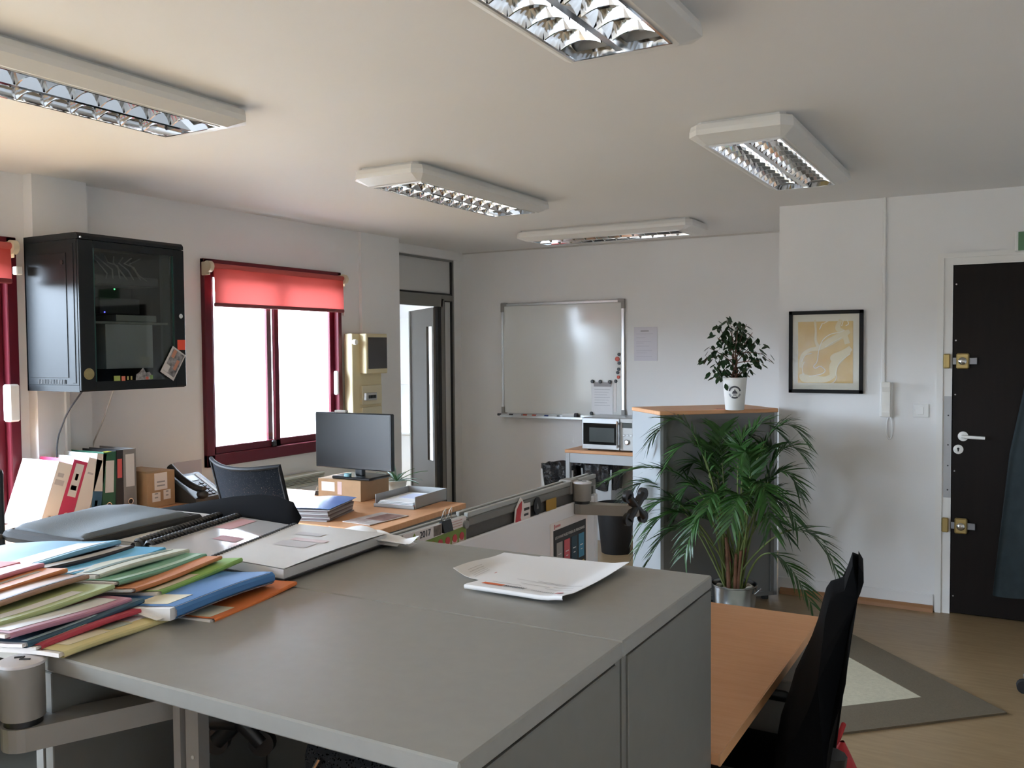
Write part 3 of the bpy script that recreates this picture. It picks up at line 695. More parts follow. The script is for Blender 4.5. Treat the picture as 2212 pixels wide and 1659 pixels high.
BR = []
for a, z, d in ((-.02,.50,0),(.03,.53,.03),(-.09,.50,.02),(.10,.46,-.02),(-.11,.43,-.03),(.14,.42,.03),(-.15,.37,0),(.17,.33,0),(-.17,.30,.03),(.14,.29,-.04),(-.12,.27,-.05),(.0,.47,-.07),(.02,.46,.08),(.06,.51,-.04),(-.06,.53,-.03)):
    BR.append(branch(fpt(rnd.uniform(-.012,.012), rnd.uniform(.27,.35)), fpt(a, z, d), .0035))
for a, z, d in ((-.10,.24,0),(-.13,.22,-.02),(.05,.245,.02),(.09,.26,-.03)):
    BR.append(branch(fpt(rnd.uniform(-.01,.01), .19), fpt(a, z, d), .0032))
cnt = 0
for P_ in BR:
    for k in range(15):
        t = rnd.uniform(.34, 1.06); i = min(5, int(t*6)); p = P_[i].lerp(P_[i+1], min(1.2, t*6-i))
        p = p + Vector((rnd.gauss(0,.020), rnd.gauss(0,.020), rnd.gauss(0,.018)))
        o = leaf0 if cnt == 0 else leaf0.copy()
        if cnt: COL.objects.link(o)
        o.parent = fc; o.location = p - base
        s = rnd.uniform(.044,.060); o.scale = (s, s, s)
        ang_ = rnd.uniform(0, 2*math.pi)
        o.rotation_euler = (rnd.uniform(-.6,.6), rnd.uniform(.25,1.1), ang_)
        cnt += 1

# ================================================================== PALM
pot = (-1.401, 5.00)
pm = thing('potted_palm', 'large green areca palm in a galvanised bucket by the tall cabinet', 'plant', (pot[0], pot[1], 0))
MP = xf((pot[0], pot[1], 0))
obj('bucket', B().lathe([(.106,0),(.108,.004),(.110,.03),(.113,.033),(.111,.038),(.115,.07),(.118,.073),(.116,.078),(.126,.200),(.130,.204),(.130,.210),(.124,.210),(.122,.175)], 44, MP, cap=False), STEEL, pm, True)
obj('soil', B().cyl((pot[0], pot[1], .165), (pot[0], pot[1], .172), .121, 24), mat('palm_soil', (.025,.018,.013), .95), pm)
for s in (-1, 1): 
    obj('handle', B().tube([(pot[0]+s*.124, pot[1]-.035, .170), (pot[0]+s*.144, pot[1]-.02, .190), (pot[0]+s*.144, pot[1]+.02, .190), (pot[0]+s*.124, pot[1]+.035, .170)], .005, 8), STEEL, pm, True)
r2_ = random.Random(11)
PEB = mat('white_pebble', (.72,.69,.63), .55, var=.06)
for k in range(13):
    a = k/13*2*math.pi + r2_.uniform(-.1,.1); rr = r2_.uniform(.083,.098); s = r2_.uniform(.016,.026)
    obj('pebble', B().ball((pot[0]+rr*math.cos(a), pot[1]+rr*math.sin(a),   .174+s*.5), s, 2, (1.1,.9,.7)), PEB, pm, True)
FR = [((-1.605,4.75,.824),(-2.091,4.7,.772)),((-1.569,4.8,1.065),(-1.835,4.8,1.006)),((-1.434,4.875,.909),(-1.467,4.95,1.095)),((-1.293,4.875,1.019),(-1.118,4.95,1.057)),
 ((-1.192,4.825,1.028),(-.985,4.85,1.055)),((-1.149,4.85,.928),(-.985,4.9,.931)),((-1.155,4.775,.837),(-.987,4.75,.791)),((-1.034,4.775,.589),(-.792,4.75,.378)),
 ((-1.13,4.725,.466),(-.913,4.65,.255)),((-1.623,4.725,.684),(-1.826,4.65,.563)),((-1.588,4.70,.640),(-1.825,4.60,.443)),((-1.579,4.75,.555),(-1.79,4.70,.374)),
 ((-1.451,4.675,.656),(-1.538,4.55,.458)),((-1.471,4.825,.81),(-1.612,4.85,.876)),((-1.196,4.65,.827),(-1.076,4.50,.646)),((-1.173,4.75,.753),(-.995,4.70,.642)),
 ((-1.337,4.85,.917),(-1.274,4.90,1.055)),((-1.492,4.725,.961),(-1.676,4.65,.908)),((-1.234,4.70,.867),(-1.256,4.60,.987)),((-1.262,4.625,.753),(-1.261,4.45,.662)),((-1.749,4.85,.735),(-2.025,4.90,.653)),
 ((-1.50,4.78,.74),(-1.62,4.74,.72)),((-1.46,4.86,.86),(-1.55,4.95,1.00)),((-1.24,4.86,.86),(-1.16,4.98,.99)),((-1.22,4.76,.70),(-1.10,4.74,.74)),((-1.40,4.70,.72),(-1.42,4.55,.70)),((-1.52,4.84,.62),(-1.68,4.80,.60)),((-1.20,4.80,.62),(-1.06,4.78,.56)),((-1.30,4.90,.84),(-1.36,5.00,.98))]
for k, (md, tp) in enumerate(FR):
    a = k*2.4; bs = Vector((pot[0]+.052*math.cos(a), pot[1]+.052*math.sin(a), .172)); e0 = Vector((0,0,1.55)); md = e0+(Vector(md)-e0)*1.0417; tp = e0+(Vector(tp)-e0)*1.0417
    # rachis: cane base -> mid -> tip (quadratic through mid)
    c = md*2 - (bs+tp)*.5
    N = 22
    P_ = [(bs*(1-t)**2 + c*2*t*(1-t) + tp*t*t) for t in [i/N for i in range(N+1)]]
    fb = B().tube(P_[4:], .0042, 5, r2=.0012)
    side_ref = (tp-bs).cross(Vector((0,0,1))).normalized()
    L0 = (md-bs).length + (tp-md).length
    thin = k in (7, 8)
    nl = 16 if thin else 25
    for j in range(nl):
        t = .40 + .60*j/(nl-1) if not thin else .50+.50*j/(nl-1)
        i = min(N-1, int(t*N)); f_ = t*N-i; p = P_[i].lerp(P_[i+1], f_); tg = (P_[i+1]-P_[i]).normalized()
        env = math.sin(min(1, (t-.30)/.62)*math.pi*.62+.45)
        for s in (-1, 1):
            ll = (.20 if thin else .175)*max(.35, env)*r2_.uniform(.85,1.1)*min(1.0, L0/.85+.15)
            sd = tg.cross(Vector((0,0,1)))
            if sd.length < .2: sd = side_ref
            sd.normalize(); upv = sd.cross(tg)
            d_ = (sd*s*.72 + tg*.85 + upv*.22 + Vector((r2_.gauss(0,.08), r2_.gauss(0,.08), r2_.gauss(0,.08)))).normalized()
            wv = d_.cross(upv if abs(d_.dot(upv)) < .9 else sd).normalized()
            wv = (wv + upv*r2_.uniform(-.5,.5)).normalized()
            wd = .0068*r2_.uniform(.85,1.15)
            g = r2_.uniform(.15,.42)
            prevs = None
            for q in range(5):
                tt = q/4; wq = wd*(.35, 1.0, .95, .60, .04)[q]
                pc = p + d_*ll*tt + Vector((0,0,-1))*ll*g*tt*tt
                va = fb.bm.verts.new(pc+wv*wq); vb = fb.bm.verts.new(pc-wv*wq)
                if prevs: fb.bm.faces.new((prevs[0], va, vb, prevs[1]))
                prevs = (va, vb)
    fr_ = obj('frond', fb, LEAFM, pm, True)
    obj('frond_stalk', B().tube(P_[:12], .0062, 7, r2=.0040), STALK, fr_, True)
for k in range(15):
    a = k*2.4+.3; r_ = .010+.055*((k % 4)/3); x, y = pot[0]+r_*math.cos(a), pot[1]+r_*math.sin(a)
    h = r2_.uniform(.20,.33)
    obj('cane', B().tube([(x, y, .165), (x+.012*math.cos(a), y+.012*math.sin(a), .165+h*.5), (x+.035*math.cos(a), y+.035*math.sin(a), .165+h)], .0125, 9, r2=.008), CANE, pm, True)

# ================================================================== RUG
A_ = Vector((-.031, 4.237, 0)); d1_ = Vector((-.727,-.687,0)).normalized(); d2_ = Vector((d1_.y, -d1_.x, 0)) 
if d2_.x > 0: d2_ = -d2_
RM = Matrix((d1_, d2_, Vector((0,0,1)) if d1_.cross(d2_).z > 0 else Vector((0,0,1)))).transposed().to_4x4(); RM.translation = A_
rg = thing('area_rug', 'rectangular rug with cream field and wide taupe border on the floor', 'rug', tuple(A_))
LL, WW, bw = 1.95, 1.36, .232
b_ = B()
for a, c in (((0,0),(LL,bw)),((0,WW-bw),(LL,WW)),((0,bw),(bw,WW-bw)),((LL-bw,bw),(LL,WW-bw))): b_.box((a[0],a[1],0),(c[0],c[1],.009), M=RM)
obj('border', b_, mat('taupe_weave', (.135,.105,.065), .9, var=.1, scale=160, bump=.3, bscale=500), rg)
obj('field', B().box((bw,bw,0),(LL-bw,WW-bw,.007), M=RM), mat('cream_weave', (.52,.48,.35), .9, var=.08, scale=60, bump=.3, bscale=400), rg)

# ================================================================== GREY CABINET ISLAND
XR0, XR1, XL0 = -1.275, -.525, -2.030
ZT = 1.10
def low_cab(x0, x1, y0, y1, label, face):
    """face: -1 opens towards -Y, +1 towards +Y"""
    t = thing('low_cabinet', label, 'cabinet', ((x0+x1)/2, (y0+y1)/2, 0), 0, 'grey cabinets of the island')
    obj('top', B().box((x0, y0, ZT-.026), (x1, y1, ZT), .0025), GREYTOP, t)
    ya, yb = (y0+.004, y1-.022) if face < 0 else (y0+.022, y1-.004)
    for sx, xx in ((1, x1), (-1, x0)):
        obj('side_panel', B().box((xx-.020 if sx > 0 else xx, ya, .02), (xx if sx > 0 else xx+.020, yb, ZT-.029), .0015), GREYSIDE, t)
    yp0, yp1 = (y1-.020, y1-.002) if face < 0 else (y0+.002, y0+.020)
    obj('back_post', B().box((x1-.024, yp0, .02), (x1-.004, yp1, ZT-.026)), GREYSIDE, t)
    obj('back_panel', B().box((x0+.004, yp0+.004, .02), (x1-.026, yp1-.004, ZT-.026)), GREYSIDE, t)
    obj('base', B().box((x0+.004, y0+.01, .02), (x1-.004, y1-.01, .05)), GREYSIDE, t)
    for z in (.40, .72): obj('shelf', B().box((x0+.022, y0+.03, z), (x1-.022, y1-.03, z+.018)), GREYSIDE, t)
    if face > 0: obj('tambour_door', B().box((x0+.022, y1-.02, .05), (x1-.022, y1-.008, ZT-.03)), GREYSIDE, t)
    return t
cnr = low_cab(XR0, XR1, .800, 1.2585, 'grey low cabinet nearest the viewer with open dark front under its top', -1)
cfr = low_cab(XR0, XR1, 1.2615, 1.715, 'grey low cabinet whose top carries the two printed white sheets', 1)
cnl = low_cab(XL0, XR0-.004, .800, 1.2585, 'grey low cabinet under the fanned coloured folders by the screen post', -1)
cfl = low_cab(XL0, XR0-.004, 1.2615, 1.715, 'grey low cabinet under the laptop sleeve and spiral bound documents', 1)
UPM = mat('slotted_upright', (.26,.25,.235), .4)
up_ = obj('slotted_upright', B().box((-1.100, .895, .05), (-1.085, .915, 1.07)).box((-1.073, .895, .05), (-1.046, .915, 1.07)).box((-1.090, .905, .05), (-1.070, .918, 1.07)), UPM, cnr)
for k in range(14):
    obj('slot', B().cyl((-1.058, .8945, .30+k*.05), (-1.058, .8935, .30+k*.05), .0028, 8), mat('slot_light', (.5,.5,.48), .5), up_)
# things inside the open cabinet
mb = thing('mesh_basket', 'black mesh basket with chrome wire arc inside the open grey cabinet', 'basket', (-.72, 1.02, .738))
BASKM = mesh_fabric('basket_mesh', (.012,.012,.012), .30, 260)
obj('body', B().box((-.86, .90, .739), (-.555, 1.19, 1.02), .03, seg=3), BASKM, mb)
obj('wire_arc', B().tube([(-.865+.05*(1-math.sin(i/16*math.pi)), .90, 1.00-.24*i/16) for i in range(17)], .0035, 8), CHROME, mb, True)

# ================================================================== FOLDERS ON THE ISLAND
def folder(col, z, w_=.32, dp=.235, th=.007, label='', loc=(0,0), rz=0, tilt=4.0, stickers=(), sheets=None, grp='', layers=0, seed=0):
    """paper folder: closed spine on the right, papers showing on the near side; origin at right edge middle"""
    t = thing('paper_folder', label, 'folder', (loc[0], loc[1], z), rz, grp)
    q = random.Random(seed); ph = q.uniform(0, 6)
    mc = mat('folder_%d' % seed, col, .55, var=.03, scale=15)
    ct_ = math.tan(R(tilt))
    def zz(x, y): return x*ct_ + .0035*math.sin(3.2*y/dp+ph)*(1+x/w_*.3) + .0015*math.sin(9*x/w_+ph)     # x runs from 0 (right) to -w
    M_ = 9
    def cover(u, v):
        y = -dp/2 + dp*v
        # profile across: bottom sheet from left to right, round spine, top sheet back
        if u < .42: x = -w_ + (w_-th/2)*(u/.42); zq = 0.0
        elif u > .58: x = -th/2 - (w_-th/2)*((u-.58)/.42); zq = th
        else:
            a = -math.pi/2 + math.pi*(u-.42)/.16; x = -th/2 + th/2*math.cos(a); zq = th/2 + th/2*math.sin(a)
        return (x, y, zz(x, y) + zq)
    obj('cover', B().sheet(cover, 25, M_), mc, t, True, world=False)
    pb = B(); n_ = 10
    def ptop(u, v): 
        x = -.006-(w_-.02)*u; y = -dp/2-.005*(1 if layers == 0 else 2) + (dp+.002)*v; return (x, y, zz(x, y)+th-.0018)
    pb.sheet(ptop, n_, 6, max(.0016, th-.0038))
    obj('papers', pb, sheets or PAPERW, t, world=False)
    for (a0, a1, b0, b1, cm) in stickers:
        obj('label_sticker', B().sheet(lambda u, v: (lambda x, y: (x, y, zz(x, y)+th+.0006))(-w_*(a0+(a1-a0)*u), -dp/2+dp*(b0+(b1-b0)*v)), 6, 6, .0004), cm, t, world=False)
    for k in range(layers):
        def lay(u, v, k=k):
            x = -.002*k - (w_-.02)*u; y = -dp/2+.004 + (dp-.008)*v; return (x, y, zz(x, y)+th*.2+th*.62*k/max(1,layers-1))
        obj('divider', B().sheet(lay, 8, 6, .0012), mat('divider_%d' % (k % 3), ((.20,.17,.16),(.45,.24,.13),(.30,.27,.27))[k % 3], .6), t, world=False)
    return t
CR = mat('cream_label', (.76,.72,.56), .55); WL = mat('white_label', (.80,.82,.85), .45); GL = mat('sage_label', (.42,.50,.42), .55)
G1 = 'coloured folders fanned behind'; G2 = 'coloured folders fanned in front'
def mid(tip, near): return ((tip[0]+near[0])/2, (tip[1]+near[1])/2)
rows1 = [ # colour, z, tip, near, angle, thickness, stickers, layers, label
 ((.74,.20,.05), 1.101, (-1.196,1.270), (-1.160,1.028), 8.5, .008, ((.05,.30,.03,.30,CR),), 0, 'bright orange folder with cream label lying lowest at the right end of the rear fan'),
 ((.065,.22,.52), 1.110, (-1.211,1.226), (-1.198,.986), 3.0, .024, ((.10,.34,.04,.27,CR),), 4, 'thick blue folder with cream label and brown dividers in the rear fan'),
 ((.28,.52,.13), 1.126, (-1.349,1.285), (-1.300,1.030), 11, .010, ((.04,.12,.02,.50,CR),), 0, 'lime green folder with dark green edge in the rear fan'),
 ((.62,.24,.10), 1.136, (-1.371,1.248), (-1.330,1.005), 10, .008, ((.16,.30,.15,.95,mat('grey_sheet', (.40,.41,.40), .6)),), 0, 'soft orange folder with a grey sheet on it in the rear fan'),
 ((.20,.46,.33), 1.139, (-1.416,1.253), (-1.372,1.000), 10, .009, ((.02,.07,.02,.98,mat('mint_sheet', (.45,.66,.54), .5)),), 0, 'mint green folder beside the soft orange one'),
 ((.56,.58,.48), 1.140, (-1.468,1.254), (-1.428,1.003), 9.5, .010, ((.10,.16,.05,.95,mat('dark_green_strip', (.10,.16,.12), .5)),), 0, 'cream folder with dark grey edge in the rear fan'),
 ((.09,.42,.70), 1.141, (-1.527,1.242), (-1.489,.995), 9, .009, ((.04,.09,.02,.60,WL),), 0, 'sky blue folder beside the cream one in the rear fan'),
 ((.035,.032,.042), 1.142, (-1.600,1.215), (-1.556,.985), 11, .010, ((.01,.10,.05,.97,mat('offwhite_sheet', (.62,.60,.60), .55)),), 0, 'black folder with off-white sheet on top in the rear fan'),
 ((.18,.42,.62), 1.146, (-1.624,1.200), (-1.597,.972), 7, .010, ((.05,.30,.08,.90,WL),), 0, 'pale blue folder with a long white label on top of the rear fan'),
]
for i, (c, z, tp, nr, an, th, st, ly, lb) in enumerate(rows1):
    folder(c, z, th=th, label=lb, loc=mid(tp, nr), rz=an, tilt=2.2 if i == 0 else 5.0, stickers=st, grp=G1, layers=ly, seed=20+i, sheets=PAPER if i in (0, 1, 3) else PAPERW)
rows2 = [
 ((.72,.64,.32), 1.101, (-1.233,1.010), (-1.206,.800), 7.3, .010, ((.06,.20,.10,.45,CR),(.08,.20,.48,.68,GL),(.10,.20,.70,.95,WL)), 0, 'pale yellow folder with two stickers lowest in the front fan'),
 ((.48,.050,.085), 1.111, (-1.274,1.010), (-1.248,.786), 6.4, .008, ((.05,.13,.04,.42,CR),), 0, 'crimson folder with cream label in the front fan'),
 ((.040,.11,.17), 1.120, (-1.291,.998), (-1.263,.775), 7, .009, ((.03,.07,.03,.60,mat('ice_sheet', (.50,.68,.70), .5)),), 0, 'navy blue folder with an ice blue sheet in the front fan'),
 ((.52,.25,.34), 1.130, (-1.302,.982), (-1.277,.757), 6.2, .009, ((.05,.20,.04,.93,WL),), 0, 'lilac pink folder with a large pale label in the front fan'),
 ((.42,.50,.24), 1.139, (-1.356,.986), (-1.336,.768), 5, .009, ((.07,.16,.03,.80,WL),), 0, 'sage green folder with a white label in the front fan'),
 ((.40,.24,.17), 1.146, (-1.425,.985), (-1.402,.770), 6, .009, ((.02,.05,.02,.98,mat('brown_strip', (.09,.06,.06), .6)),), 0, 'brown folder in the middle of the front fan'),
 ((.66,.26,.10), 1.148, (-1.500,.995), (-1.478,.778), 5.5, .009, ((.12,.16,.02,.9,mat('grey_strip', (.45,.44,.43), .6)),), 0, 'orange folder with dark red edge in the front fan'),
 ((.70,.30,.38), 1.149, (-1.566,.995), (-1.540,.776), 7, .009, (), 0, 'rose pink folder near the left end of the front fan'),
 ((.62,.12,.12), 1.150, (-1.640,.995), (-1.600,.776), 10, .009, (), 0, 'red folder leftmost of the front fan'),
]
for i, (c, z, tp, nr, an, th, st, ly, lb) in enumerate(rows2):
    folder(c, z, th=th, label=lb, loc=mid(tp, nr), rz=an, dp=.225, tilt=2.2 if i == 0 else 5.0, stickers=st, grp=G2, layers=ly, seed=50+i)
# loose white sheets between the two fans
obj('loose_sheet', B().sheet(lambda u, v: (-1.52+.30*u, .985+.018*v-.02*u, 1.112+.006*math.sin(u*3)), 8, 2, .001), PAPER, label='white sheet edge sticking out between the two folder fans', cat='sheet')

# ================================================================== LAPTOP SLEEVE
ls = thing('laptop_sleeve', 'grey neoprene laptop sleeve with dark zip edge on the island', 'sleeve', (-1.98, 1.42, ZT))
sp0 = [(-2.085,1.235),(-2.155,1.56),(-1.835,1.59),(-1.805,1.235)]
def sleeve(u, v):
    a = Vector(sp0[0]).lerp(Vector(sp0[1]), v); b2 = Vector(sp0[3]).lerp(Vector(sp0[2]), v); p = a.lerp(b2, u)
    e = min(u, 1-u, v, 1-v)
    z = ZT + .004 + .036*min(1, (e/.07))**.45 + .014*math.exp(-((u-.35)**2/.05+(v-.85)**2/.03)) + .004*math.sin(u*7+v*3)
    return (p.x, p.y, z)
obj('upper_panel', B().sheet(sleeve, 26, 22), mat('grey_neoprene', (.155,.185,.215), .8, bump=.12, bscale=300), ls, True)
ring = []
for i in range(60):
    s_ = i/60*4; k = int(s_); f_ = s_-k
    uv = [(f_,0),(1,f_),(1-f_,1),(0,1-f_)][k]; uv = tuple(min(.985,max(.015,q)) for q in uv); p = sleeve(*uv); ring.append((p[0], p[1], ZT+.018))
obj('zip_edge', B().tube(ring, .016, 8, closed=True), mat('black_zip', (.012,.013,.015), .7), ls, True)
obj('pull_strap', B().sheet(lambda u, v: (-2.085-.05*u, 1.215+.028*v-.02*u, ZT+.012+.008*math.sin(u*3)), 6, 2, .003), mat('strap_dark', (.03,.028,.03), .7), ls, True)

# ================================================================== SPIRAL BOUND DOCUMENTS
COMB = mat('black_comb', (.010,.010,.012), .35)
def lerp2(a, b, t): return Vector(a).lerp(Vector(b), t)
def spiral_doc(label, q, th, covm, grp, loops, rad, marks=(), black_back=None, z0=ZT, wire=True, curl=0.0):
    """q: four corners on the table (comb-near, comb-far, free-far, free-near)"""
    cx = sum(p[0] for p in q)/4; cy = sum(p[1] for p in q)/4
    t = thing('spiral_document', label, 'document', (cx, cy, z0), 0, grp)
    def P_(u, v, z): p = lerp2(q[0], q[1], v).lerp(lerp2(q[3], q[2], v), u); return (p.x, p.y, z)
    if black_back: obj('back_cover', B().sheet(lambda u, v: P_(u*1.012, -.01+v*1.02, z0+.0005+.004+curl*u), 6, 4, .0035), black_back, t)
    obj('pages', B().sheet(lambda u, v: P_(.02+u*.97, v, z0+.005+th*(.96+.04*math.sin(3*u)) + curl*u), 8, 6, th), PAPER if covm is None else mat('page_block', (.62,.62,.62), .6), t)
    cv = obj('front_cover', B().sheet(lambda u, v: P_(.01+u*.985, v*.998, z0+.0068+th*(.96+.04*math.sin(3*u))+.004*math.sin(v*3.1)*u + curl*u), 12, 8), covm or PAPER, t, True)
    for (u0, u1, v0, v1, m_) in marks:
        obj('print', B().sheet(lambda u, v: P_(u0+(u1-u0)*u, v0+(v1-v0)*v, z0+.0076+th*(.96+.04*math.sin(3*(u0+(u1-u0)*u)))+.004*math.sin((v0+(v1-v0)*v)*3.1)*(u0+(u1-u0)*u) + curl*(u0+(u1-u0)*u)), 6, 6), m_, cv)
    dirv = (lerp2(q[1], (0,0), 0)-Vector(q[0])); dirv = Vector((dirv.x, dirv.y, 0)); ln = dirv.length; dirv.normalize(); nrm = Vector((dirv.y, -dirv.x, 0))
    cb_ = B()
    for k in range(loops):
        c = Vector((q[0][0], q[0][1], 0)) + dirv*ln*(k+.5)/loops; zc = z0+.006+th/2
        cb_.tube([c + nrm*rad*math.cos(a)*.9 + dirv*.004*(a/6.28) + Vector((0,0,zc+rad*math.sin(a)*.95)) for a in [i/9*2*math.pi for i in range(10)]], .0026 if wire else .0048, 5)
    if not wire: cb_.tube([Vector((q[0][0],q[0][1],z0+.006+th/2))-nrm*rad*.9, Vector((q[1][0],q[1][1],z0+.006+th/2))-nrm*rad*.9], .006, 6)
    obj('comb', cb_, COMB, t, True)
    return t
PINKM = mat('pink_print', (.62,.36,.38), .5); FG = mat('faint_grey_print', (.52,.50,.51), .6); PK2 = mat('rose_print', (.42,.20,.23), .5)
GLOSSY = mat('glossy_cover', (.63,.63,.64), .10, spec=.6); MATTE = mat('offwhite_cover', (.60,.59,.57), .5); WHC2 = mat('white_cover', (.72,.73,.74), .35)
SD = 'spiral bound documents on the island'
spiral_doc('spiral bound white document with black comb half under the laptop sleeve', [(-1.735,1.325),(-1.835,1.655),(-2.075,1.640),(-2.01,1.31)], .012, WHC2, SD, 26, .013, ((.10,.5,.70,.95,FG),), mat('black_cover', (.012,.012,.014), .3), wire=False)
spiral_doc('spiral bound document with glossy clear cover and pink print in the middle', [(-1.690,1.318),(-1.772,1.662),(-1.552,1.640),(-1.462,1.300)], .012, GLOSSY, SD, 28, .014, ((.12,.40,.62,.95,PINKM),(.50,.85,.34,.46,PK2)), mat('black_cover', (.012,.012,.014), .3), wire=False)
spiral_doc('thick off-white wire bound document at the right of the row, pages splayed', [(-1.455,1.292),(-1.550,1.638),(-1.262,1.632),(-1.235,1.272)], .018, MATTE, SD, 34, .011, ((.30,.70,.40,.52,FG),(.35,.75,.55,.62,mat('blush_print', (.60,.47,.47), .5)),(.25,.55,.70,.78,FG)), mat('black_cover', (.012,.012,.014), .3), wire=True, curl=.004)
# raised black plastic cover flap behind the spiral documents
FLP = [(-2.132,1.104),(-1.933,1.142),(-1.826,1.162),(-1.724,1.176),(-1.659,1.176),(-1.60,1.166),(-1.573,1.130)]
def flap(u, v):
    q = v*(len(FLP)-1); i = min(len(FLP)-2, int(q)); f_ = q-i
    x = FLP[i][0]+(FLP[i+1][0]-FLP[i][0])*f_; z = FLP[i][1]+(FLP[i+1][1]-FLP[i][1])*f_
    return (x, 1.662+.028*u+.006*math.sin(v*5)*u, ZT+.004+(z-ZT-.004)*u**.8)
obj('plastic_cover', B().sheet(flap, 8, 24, .0012), mat('black_flap', (.007,.007,.008), .85, spec=.05), None, True, label='black plastic document cover lifted up behind the spiral bound documents', cat='cover')
ls2 = thing('splayed_sheets', 'crumpled white sheets splaying from the far end of the thick document', 'sheets', (-1.30, 1.64, ZT))
for k in range(4):
    a = k*.28
    obj('sheet', B().sheet(lambda u, v: (-1.47+.26*v+.012*k, 1.60+.055*u-.006*k*v, ZT+.010+.004*k+.010*math.sin(v*8+k*1.7)*u+.004*math.sin(u*5+k)), 6, 16, .0006), PAPER, ls2, True)

# ---- the two printed sheets
PST = 'printed sheets on the island'
p1 = thing('printed_sheet', 'white printed sheet lying underneath with a small red stamp', 'sheet', (-.90, 1.58, ZT), 0, PST)
def sh1(u, v): 
    a = lerp2((-.980,1.478), (-.985,1.690), v); b2 = lerp2((-.76,1.43), (-.75,1.690), v); p = a.lerp(b2, u)
    return (p.x, p.y, ZT+.0025+.012*max(0, 1-u*6)*(1-v)+.002*math.sin(v*6))
obj('paper', B().sheet(sh1, 14, 12, .0005), PAPER, p1, True)
for k in range(5): obj('text_line', B().sheet(lambda u, v: tuple(Vector(sh1(.10+.035*k+.006*u, .12+.25*v-.02*k))+Vector((0,0,.0009))), 1, 6), FG, p1)
obj('stamp', B().sheet(lambda u, v: tuple(Vector(sh1(.34+.12*u, .22+.04*v))+Vector((0,0,.0009))), 2, 2), mat('stamp_red', (.55,.20,.19), .5), p1)
for k in range(3): obj('text_line', B().sheet(lambda u, v: tuple(Vector(sh1(.36+.03*k+.012*u, .28+.32*v))+Vector((0,0,.0009))), 1, 6), INK if k == 1 else FG, p1)
p2 = thing('printed_sheet', 'white printed sheet on top with orange heading bar and folded near edge', 'sheet', (-.80, 1.55, ZT), 0, PST)
def sh2(u, v):
    a = lerp2((-.900,1.395), (-.893,1.690), v); b2 = lerp2((-.690,1.385), (-.690,1.692), v); p = a.lerp(b2, u)
    roll_ = .005*math.exp(-(v/.10)**2)
    return (p.x, p.y, ZT+.006+roll_+.006*math.exp(-((1-u)/.12)**2)+.002*math.sin(v*5+u*2))
obj('paper', B().sheet(sh2, 20, 26, .0008), PAPER, p2, True)
obj('paper_fold', B().sheet(lambda u, v: tuple(Vector(sh2(u, 0))+Vector((0, -.002*math.sin(v*math.pi), -.008*v))), 14, 5, .0004), PAPER, p2, True)
def on2(u0, u1, v0, v1, m_, nm): obj(nm, B().sheet(lambda u, v: tuple(Vector(sh2(u0+(u1-u0)*u, v0+(v1-v0)*v))+Vector((0,0,.0011))), 8, 4), m_, p2)
on2(.10, .32, .085, .135, ORINK, 'heading_bar'); on2(.86, .93, .075, .12, mat('logo_red', (.58,.09,.09), .5), 'logo')
for k in range(5): on2(.12+.22*k/6, .12+.22*k/6+.026, .10, .12, REDINK, 'heading_mark')
for k in range(9): on2(.335+.022*k, .335+.022*k+.014, .088, .128, DINK, 'letter')
on2(.535, .545, .080, .135, DINK, 'letter')
for k in range(11): on2(.62+.021*k, .62+.021*k+.012, .085, .105, INK, 'letter')
for v0, a, b2 in ((.17,.15,.45),(.19,.68,.95),(.225,.40,.70),(.25,.72,.92),(.30,.30,.97),(.325,.50,.96)): on2(a, b2, v0, v0+.007, FG, 'text_line')

# ================================================================== RIGHT DESK, SCREEN, ARMS
dk = thing('office_desk', 'beech office desk behind the grey island with a grey end leg', 'desk', (-.9, 2.24, 0))
obj('desktop', B().box((-1.285, 1.722, .715), (-.510, 2.762, .740), .003), BEECH, dk)
obj('edge_band', B().box((-.5135, 1.722, .7155), (-.5095, 2.762, .7395)), BEECHEDGE, dk)
for y in (1.78, 2.70):
    obj('leg', B().box((-.62, y-.03, .02), (-.57, y+.03, .715), .004).box((-1.22, y-.03, .02), (-1.17, y+.03, .715), .004).box((-1.25, y-.035, 0), (-.53, y+.035, .022), .004), GREYMETAL, dk)
obj('modesty_panel', B().box((-1.245, 1.80, .35), (-1.228, 2.68, .70)), GREYSIDE, dk)
pd = thing('mobile_pedestal', 'grey drawer pedestal standing at the far end of the right desk', 'pedestal', (-.7, 2.62, 0))
obj('carcass', B().box((-.95, 2.40, .05), (-.474, 2.745, .66), .003), GREYMETAL, pd)
for k in range(3):
    f_ = obj('drawer', B().box((-.474, 2.405, .07+k*.195), (-.466, 2.740, .255+k*.195), .002), GREYMETAL, pd)
for x in (-.92, -.52):
    for y in (2.44, 2.71): obj('caster', B().cyl((x-.012, y, .025), (x+.012, y, .025), .025, 14), BLACKPL, pd)
rb = thing('red_bag', 'red cloth bag slumped on the floor past the drawer pedestal', 'bag', (-.43, 2.9, 0))
def bagf(u, v):
    a = v*2*math.pi; r_ = .115*(1-u**2.2*.92)*(1+.12*math.sin(3*a+u*3)) ; return (-.485+r_*math.cos(a)*.75+.015*u, 2.90+r_*math.sin(a), .004+.31*u)
obj('body', B().sheet(bagf, 14, 28), mat('red_cloth', (.42,.012,.016), .6, bump=.4, bscale=18), rb, True)
obj('strap', B().tube([(-.49, 2.90, .30), (-.47, 2.92, .36), (-.49, 2.95, .30)], .008, 8), mat('red_cloth', (.42,.012,.016), .6), rb, True)

